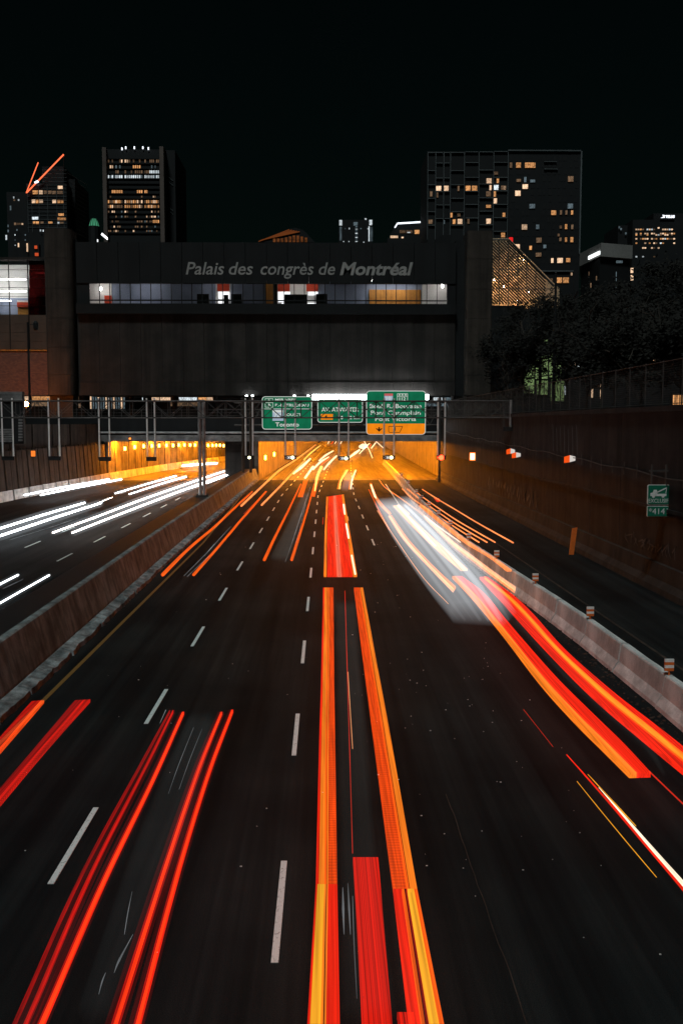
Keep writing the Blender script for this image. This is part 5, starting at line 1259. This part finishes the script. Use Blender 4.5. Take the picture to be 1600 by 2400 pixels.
# --- centre lane, big nearest streak pair
t = trail('broad orange and red streak pair running down the middle from the bottom edge', (760, 2300))
L = [(757, 1377), (752, 1600), (748, 1735), (740, 2072), (720, 2400)]; Rr = [(781, 1377), (783, 1600), (785, 1735), (790, 2072), (796, 2400)]
strips(t, L[:4], Rr[:4], [(0, .14, 'red'), (.14, .40, 'amber'), (.40, .50, 'orange'), (.52, .58, 'amber'), (.58, 1, 'orange_r')], cap=False)
strips(t, L[3:], Rr[3:], [(0, .08, 'red'), (.08, .40, 'gold'), (.40, .48, 'amber'), (.52, .58, 'amber'), (.58, 1, 'red')], cap=False)
L = [(829, 1377), (850, 1540), (871, 1700), (921, 2083), (958, 2400)]; Rr = [(850, 1377), (880, 1540), (910, 1700), (977, 2083), (1040, 2400)]
strips(t, L[:4], Rr[:4], [(0, .6, 'orange_r'), (.60, .68, 'orange'), (.74, 1, 'amber')], cap=False)
strips(t, L[3:], Rr[3:], [(0, .36, 'red'), (.36, .46, 'orange'), (.52, .60, 'deep'), (.60, .86, 'gold'), (.86, 1, 'orange')], cap=False)
for C in ([(808, 1385), (812, 1520), (818, 1720), (826, 2000)], [(815, 1575), (822, 1690), (826, 1755)]): beam(t, C, [1.2] * len(C), 'thin_red' if len(C) == 4 else 'peach', .6)
for C, w_ in (([(803, 2080), (804, 2130), (806, 2190)], [1, 5, 1]), ([(815, 2070), (818, 2130), (821, 2190)], [1, 4, 1]), ([(826, 2100), (829, 2200), (836, 2340)], [1, 2, 1])): beam(t, C, w_, 'dimwhite', .8)
body_blur(t, [(786, 1420), (790, 1700), (798, 2030), (800, 2390)], [(836, 1420), (858, 1700), (885, 2030), (930, 2390)], (.7, .9, .85), .010, 1.0, 1.3)
t = trail('red streak of fine parallel threads between the two broad orange bands at the bottom', (850, 2200))
ribbon(t, [(827, 2009), (837, 2180), (848, 2400)], [(886, 2009), (900, 2180), (919, 2400)], 'ribbed', .9)
ribbon(t, [(930, 2372), (934, 2400)], [(968, 2372), (972, 2400)], 'ribbed', .9, label='short stub of red threads')
# --- red filled truck streak ahead
t = trail('solid red streak with orange edges in the centre lane before the tunnel', (795, 1300))
L = Zm((915, 1508), (928, 1000), (945, 665)); Rr = Zm((1275, 1508), (1190, 1000), (1130, 640))
strips(t, L, Rr, [(0, .085, 'amber'), (.105, .34, 'red'), (.34, .40, 'red_soft'), (.40, .54, 'pink'), (.54, .62, 'red_soft'), (.62, .87, 'red'), (.885, 1, 'amber')], .95, .1)
for C in (Zm((1130, 750), (1142, 850)), Zm((1158, 960), (1184, 1110)), Zm((1218, 1300), (1255, 1500))): beam(t, C, 4.2, 'cream', 1.0)
beam(t, Zm((1172, 880), (1180, 920)), 1.6, 'line_hot', 1.0); beam(t, Zm((905, 960), (910, 890)), 1.5, 'thin_red', .8)
# --- left lanes
t = trail('pair of thin orange streaks in the lane left of the solid red streak', (660, 1300))
beam(t, Zm((275, 1345), (400, 1080), (540, 800), (668, 530)), [7.5, 6, 4.5, 3], 'orange', .85); beam(t, Zm((570, 1345), (660, 1060), (740, 800), (815, 530)), [7, 6, 4.5, 3], 'orange', .85)
beam(t, Zm((500, 1370), (560, 1200), (640, 960), (770, 560)), [.8, 1.2, 2.2, 1.6], 'dimwhite', .9); beam(t, Zm((610, 1180), (660, 1000), (720, 750)), [.6, 1, 1], 'dimwhite', .9)
body_blur(t, Zm((330, 1350), (560, 900), (690, 640)), Zm((540, 1350), (690, 900), (770, 640)), (.65, .85, .8), .012, 1.0, 1.3)
t = trail('pair of short wide orange streaks starting in the tunnel glow, left of centre', (700, 1155))
strips(t, Zm((635, 655), (715, 450), (770, 345)), Zm((690, 655), (755, 450), (800, 345)), [(0, .45, 'orange'), (.5, 1, 'orange')], .85, .12); beam(t, Zm((715, 460), (800, 340)), 5, 'flare', 1.0)
strips(t, Zm((790, 650), (830, 460), (875, 345)), Zm((820, 650), (862, 460), (905, 335)), [(0, 1, 'orange')], .85, .12); beam(t, Zm((820, 600), (848, 440), (890, 345)), [3, 6, 7], 'yellowwhite', 1.0)
t = trail('pair of long orange streaks nearest the median wall', (440, 1320))
beam(t, Za((748, 386), (870, 264), (985, 167), (1080, 77), (1158, 5)), [8.5, 6.5, 5.5, 5, 4], 'orange', .85); beam(t, Za((890, 386), (1000, 262), (1098, 146), (1180, 52), (1221, 5)), [7, 5.5, 5, 4.5, 4], 'orange', .85)
for C in (Za((845, 392), (950, 285), (1060, 165)), Za((860, 395), (960, 300)), Za((940, 300), (985, 245))): beam(t, C, [1.3] * len(C), 'dimwhite', .9)
t = trail('pair of long thin orange streaks running from the left lane deep into the tunnel', (600, 1170))
beam(t, Z4((15, 850), (130, 742), (250, 632), (330, 580), (400, 530), (468, 478)), [5, 4.5, 4, 3.2, 2.8, 2], 'line_hot', .85); beam(t, Z4((140, 845), (270, 712), (350, 625), (405, 570)), [4.5, 4, 3, 2.2], 'line_hot', .85)
beam(t, Z4((30, 900), (140, 790), (170, 762)), [.8, 1, .8], 'thin_red', .8)
# --- bottom left
t = trail('twin deep red streak pair crossing the bottom left corner area', (300, 2000))
def band(C, w0, w1):
    n_ = len(C) - 1; return [(x - (w0 + (w1 - w0) * i / n_) / 2, y) for i, (x, y) in enumerate(C)], [(x + (w0 + (w1 - w0) * i / n_) / 2, y) for i, (x, y) in enumerate(C)]
for C, w0, w1, core, halo in (([(404, 1664), (340, 1790), (210, 2040), (52, 2400)], 13, 46, 'deep_core', 'deep'), ([(428, 1668), (356, 1825), (246, 2050), (92, 2400)], 13, 32, 'core', 'red'), ([(518, 1668), (464, 1800), (385, 2030), (266, 2400)], 14, 40, 'core', 'deep'), ([(543, 1663), (490, 1800), (417, 2030), (318, 2400)], 13, 34, 'core', 'red')):
    Lb, Rb = band(C, w0, w1)
    if core == 'core': strips(t, Lb, Rb, [(0, .34, 'veil'), (.36, .50, 'mid'), (.505, .64, 'core'), (.645, .78, 'mid' if halo == 'deep' else 'red'), (.80, 1, 'veil')], .9)
    else: strips(t, Lb, Rb, [(0, .10, 'deep'), (.12, .55, 'veil'), (.57, .66, 'mid'), (.68, .74, 'deep'), (.76, 1, 'veil')], .9)
for C, w_ in (([(454, 1705), (420, 1790), (395, 1860)], [1, 1.4, .8]), ([(474, 1708), (445, 1780), (420, 1850)], [.8, 1.3, .8]), ([(312, 2190), (280, 2250), (268, 2280)], [.8, 4.5, 1]), ([(248, 2280), (240, 2300), (232, 2330)], [1, 3, 1]), ([(310, 2090), (300, 2140), (292, 2190)], [.8, 2, .8]), ([(389, 1664), (375, 1695)], [1.5, 1.2])): beam(t, C, w_, 'dimwhite', .9)
body_blur(t, [(440, 1690), (330, 1950), (180, 2390)], [(505, 1690), (440, 1950), (262, 2390)], (.7, .85, .85), .012, 1.0, 1.3)
t = trail('red streak pair with dotted edge cut off by the left edge near the kerb', (120, 1700))
strips(t, [(176, 1641), (84, 1750), (-60, 1918)], [(212, 1639), (112, 1750), (-20, 1906)], [(0, .55, 'deep_bright'), (.6, 1, 'deep_r')] if False else [(0, .52, 'deep'), (.56, 1, 'deep_r')], .9)
strips(t, [(75, 1643), (0, 1728), (-60, 1800)], [(104, 1641), (16, 1742), (-40, 1806)], [(0, .72, 'deep_r'), (.74, 1, 'orange_r')], .9)
# --- right lanes: big pair
t = trail('broad curved red and orange streak pair on the right beside the barrier', (1300, 1600))
L = Zb((508, 392), (600, 488), (730, 642), (900, 862), (1060, 1040), (1190, 1168)) + Zd((1320, 218))[0:]; Rr = Zb((552, 392), (655, 470), (775, 615), (962, 830), (1130, 1000), (1285, 1150)) + Zd((1418, 215))[0:]
strips(t, L, Rr, [(0, .34, 'amber'), (.355, .42, 'red_soft'), (.42, 1, 'red')], .9, .1)
L = Zb((633, 396), (722, 488), (805, 580), (952, 738), (1150, 935), (1380, 1130), (1600, 1310)); Rr = Zb((668, 394), (790, 480), (880, 566), (1018, 720), (1225, 905), (1455, 1085), (1690, 1270))
strips(t, L, Rr, [(0, .56, 'red'), (.56, .65, 'orange'), (.65, .72, 'amber'), (.72, 1, 'red')], .9, .1)
beam(t, Zd((1412, 212), (1568, 362), (1640, 430)), 3, 'thin_red', .85)
for C in (Zb((800, 600), (1000, 820), (1200, 1005), (1390, 1165)) + Zd((1480, 225)),): beam(t, C, [6, 9, 12, 14, 10], glow_volume('grey green blur', (.62, .72, .70), .03), 1.3)  # vehicle ghost between the lamps, put in as emission
body_blur(t, Zb((770, 590), (960, 810), (1150, 1000), (1300, 1140)) + Zd((1420, 190)), Zb((860, 590), (1060, 810), (1260, 1000), (1430, 1140)) + Zd((1560, 225)), (.75, .85, .85), .003, 1.1, 1.6)
# --- blurred body of a bright vehicle, put in as glowing volumes
t = trail('wide soft white blur of a passing vehicle curving along the right lanes', (1050, 1350))
body_blur(t, Zb((150, 70), (180, 125), (225, 215), (375, 440), (500, 596)), Zb((330, 60), (420, 140), (520, 230), (690, 410), (805, 596)), (.90, .95, 1.0), .062, .85, 1.75, prof=.05)
body_blur(t, Zb((275, 80), (400, 225), (560, 420), (660, 540)), Zb((330, 80), (480, 225), (660, 420), (760, 540)), (.92, .95, 1.0), .025, 1.0, 1.7, 'bright_blur')
sw = [(150, 330), (180, 420), (225, 520), (375, 690), (500, 805)]; yl = [(70, 60), (125, 140), (215, 230), (440, 410), (596, 596)]
for f_, w_, e_ in ((.12, 5, .05), (.22, 8, .08), (.34, 5, .06), (.45, 10, .10), (.58, 12, .16), (.66, 7, .16), (.76, 14, .18), (.88, 8, .08)):
    beam(t, Zb(*[(a + (b - a) * f_, c + (d - c) * f_) for (a, b), (c, d) in zip(sw, yl)]), [w_ * .45, w_ * .7, w_, w_ * 1.25, w_ * .8], glow_volume('pale thread', (.90, .95, 1.0), e_), 1.25, 'pale_thread')
t = trail('peach and orange streak pair lying in the white swath', (1050, 1330))
ribbon(t, Zb((238, 68), (330, 165), (440, 270), (548, 362)), Zb((262, 66), (365, 165), (475, 265), (578, 360)), 'peach', 1.0)
strips(t, Zb((215, 115), (280, 215), (390, 335), (512, 460)), Zb((230, 112), (302, 215), (412, 335), (524, 440)), [(0, .42, 'peach'), (.5, 1, 'amber')], 1.0)
beam(t, Zb((165, 92), (225, 185), (360, 380), (490, 520)), [2, 1.8, 1.6, 1.2], 'peach', .9)
beam(t, Zr((330, 410), (420, 490)), 4.5, 'peach', .9)
t = trail('bright yellow white streak curving out of the tunnel, left end of the right lanes', (890, 1160))
beam(t, Zr((72, 215), (105, 310), (165, 400), (248, 485)), [6, 7, 7, 6], 'amber', .9); beam(t, Zr((75, 222), (108, 315), (125, 345)), [4, 5.5, 2], 'cream', 1.05)
beam(t, Zr((55, 265), (120, 400), (180, 520), (242, 630)), [1.5, 2, 3.2, 2.5], 'orange', .85)
t = trail('thick amber streak passing above the barrier before the second marker', (1150, 1300))
ribbon(t, Zr((515, 410), (700, 560), (920, 735), (1160, 880), (1320, 1003)), Zr((548, 408), (735, 555), (960, 730), (1195, 880), (1366, 1001)), 'amber', 1.0)
t = trail('thin double orange streak that ends on the barrier face', (1150, 1340))
strips(t, Zr((565, 520), (780, 730), (980, 890), (1180, 1045), (1392, 1200)), Zr((580, 505), (800, 715), (1005, 870), (1205, 1020), (1402, 1158)), [(0, .36, 'amber'), (.5, 1, 'peach')], 1.0)
beam(t, Zr((560, 505), (720, 625), (895, 748)), [2, 2, 2], 'cream', 1.0); beam(t, Zr((150, 175), (200, 240), (340, 340), (560, 500)), [1.2, 1.8, 2.2, 2], 'line_hot', .9)
t = trail('four thin parallel orange lines sweeping along the exit lane', (1150, 1260))
for C in (Zr((362, 258), (460, 350), (700, 515), (900, 645), (1065, 748)), Zr((408, 258), (520, 350), (760, 520), (960, 645), (1138, 748)), Zr((452, 258), (580, 355), (820, 520), (1030, 645), (1212, 748))): beam(t, C, [2, 2.3, 2.6, 3, 3.4], 'line_hot', .8)
t = trail('single outermost thin red orange line along the exit lane', (1190, 1265))
beam(t, Zr((545, 262), (675, 345), (860, 455), (1060, 575), (1378, 752)), [2, 2.4, 2.6, 3, 3.6], 'line_hot', .8)
beam(t, Zr((655, 340), (690, 362)), [2, 9], 'red_soft', .85)
t = trail('red and white hot streak cut off by the right edge near the bottom', (1500, 1950))
beam(t, Zd((1033, 135), (1180, 300), (1330, 470), (1568, 742), (1640, 830)), [2, 4, 7, 13, 14], 'red', .8); beam(t, Zd((1180, 285), (1290, 410), (1420, 560), (1568, 728), (1640, 815)), [1, 4, 7, 9, 10], 'cream', .93); beam(t, Zd((1130, 225), (1250, 355), (1350, 462)), [1, 3.5, 2], 'gold', .9)
beam(t, Zd((1080, 257), (1200, 405), (1320, 550), (1445, 698)), [1.2, 1.8, 1.8, 1.2], 'gold', .8); beam(t, Zb((835, 1005), (970, 1176)), .9, 'thin_red', .8)
# --- centre far
t = trail('short orange white streak pair in the centre lane under the tunnel mouth', (800, 1140))
strips(t, Zm((1062, 570), (1085, 480), (1140, 375)), Zm((1095, 570), (1110, 480), (1178, 372)), [(0, .38, 'amber'), (.5, 1, 'yellowwhite')], .85, .12); strips(t, Zm((1185, 572), (1200, 480), (1240, 375)), Zm((1215, 572), (1228, 480), (1268, 372)), [(0, .4, 'amber'), (.5, 1, 'cream')], .85, .12)
body_blur(t, Zm((1100, 600), (1150, 420)), Zm((1185, 600), (1240, 420)), (.75, .65, .75), .02, .9, 1.4)
# --- inside the tunnel
t = trail('broad pale yellow streak lying on the left tunnel lane', (690, 1100))
beam(t, Zm((590, 415), (680, 340), (770, 255)), [4, 7, 4], 'flare', .8); beam(t, Zm((700, 265), (790, 180), (880, 110)), [1.5, 2.5, 1.5], 'yellowwhite', .8)
t = trail('two white streaks side by side in the middle of the tunnel', (760, 1080))
beam(t, Zm((865, 275), (940, 215), (1018, 168)), [3, 4.5, 3], 'cream', .8); beam(t, Zm((800, 370), (880, 290), (970, 235)), [4, 5, 2], 'flare', .8); beam(t, Zm((915, 372), (980, 295), (1052, 225)), [3.5, 5, 4], 'cream', .8)
beam(t, Zm((890, 320), (950, 270), (985, 240)), [2, 3, 2], 'red_soft', .8)
t = trail('bright white headlight flare deep inside the tunnel', (850, 1045))
beam(t, Zm((1310, 125), (1340, 120), (1368, 118)), [8, 13, 8], 'cream', 1.0); beam(t, Zm((1190, 240), (1260, 190), (1300, 160)), [4, 6, 4], 'flare', .8); beam(t, Zm((1300, 200), (1380, 115), (1410, 88)), [2, 3, 2], 'cream', .8); beam(t, Zm((1430, 140), (1475, 82)), 2.5, 'flare', .8)
for C in (Zm((960, 90), (975, 62)), Zm((1035, 92), (1052, 62)), Zm((1095, 92), (1112, 62)), Zm((1350, 62), (1400, 150), (1440, 245)), Zm((1475, 62), (1560, 140))): beam(t, C, [1.8] * len(C), 'flare', .8)
for C in (Zm((1000, 92), (1020, 62)), Zm((1400, 150), (1425, 100))): beam(t, C, 2.0, 'red_soft', .8)
# --- oncoming headlights on the left carriageway
t = trail('white headlight streak pair farthest left, close to the ribbed wall', (160, 1150))
beam(t, Z3((150, 785), (400, 735), (670, 688)), [5.5, 5.5, 4.5], 'white', .7); beam(t, Z3((250, 785), (480, 738), (745, 688)), [5, 5.5, 5], 'white', .7)
t = trail('broad white headlight streak pair running off the left edge', (100, 1230))
beam(t, Z3((-60, 1006), (0, 990), (270, 905), (520, 832)), [9, 9, 8.5, 7], 'white', .7); beam(t, Z3((-60, 1052), (0, 1035), (330, 925), (620, 833)), [9.5, 9.5, 9, 7.5], 'white', .7)
beam(t, Z3((560, 850), (690, 798)), [1.5, 2], 'warm_white', .7); beam(t, Z3((60, 1060), (300, 985), (480, 925)), [.8, 1.2, .8], 'dimwhite', .5)
t = trail('long white headlight streak pair passing behind the median post', (330, 1190))
beam(t, Z3((325, 1015), (600, 915), (900, 802), (1220, 690), (1375, 638)), [7, 7, 7.5, 6, 4], 'warm_white', .7); beam(t, Z3((445, 1015), (700, 915), (1000, 800), (1220, 718), (1430, 642)), [7.5, 7.5, 8, 6.5, 4], 'warm_white', .7)
beam(t, Z3((375, 1012), (445, 985)), 1.8, 'dimwhite', .6)
t = trail('shorter white headlight streak pair in front of the lit left wall', (320, 1130))
beam(t, Z3((705, 775), (900, 717), (1080, 667)), [4, 4.5, 4], 'white', .7); beam(t, Z3((790, 780), (1000, 712), (1140, 672)), [3.5, 5, 5], 'white', .7); beam(t, Z3((1110, 760), (1300, 700), (1425, 650)), [2, 3, 2], 'white', .65)
t = trail('glaring white headlights inside the left tunnel, left of and behind the median post', (460, 1090))
beam(t, Z3((1118, 606), (1200, 598), (1330, 590)), [6, 9, 6], 'white', .8); beam(t, Z3((1412, 582), (1480, 578)), 7, 'white', .8)
t = trail('short white headlight streak pair at the left edge above the median wall', (50, 1380))
beam(t, Za((-40, 452), (0, 430), (85, 387)), [6.5, 6.5, 5.5], 'white', .7); beam(t, Za((-40, 540), (0, 517), (228, 388)), [6, 6, 5.5], 'white', .7); beam(t, Za((15, 450), (105, 408)), 1.6, 'dimwhite', .6)
print('objects', len(SC.objects))
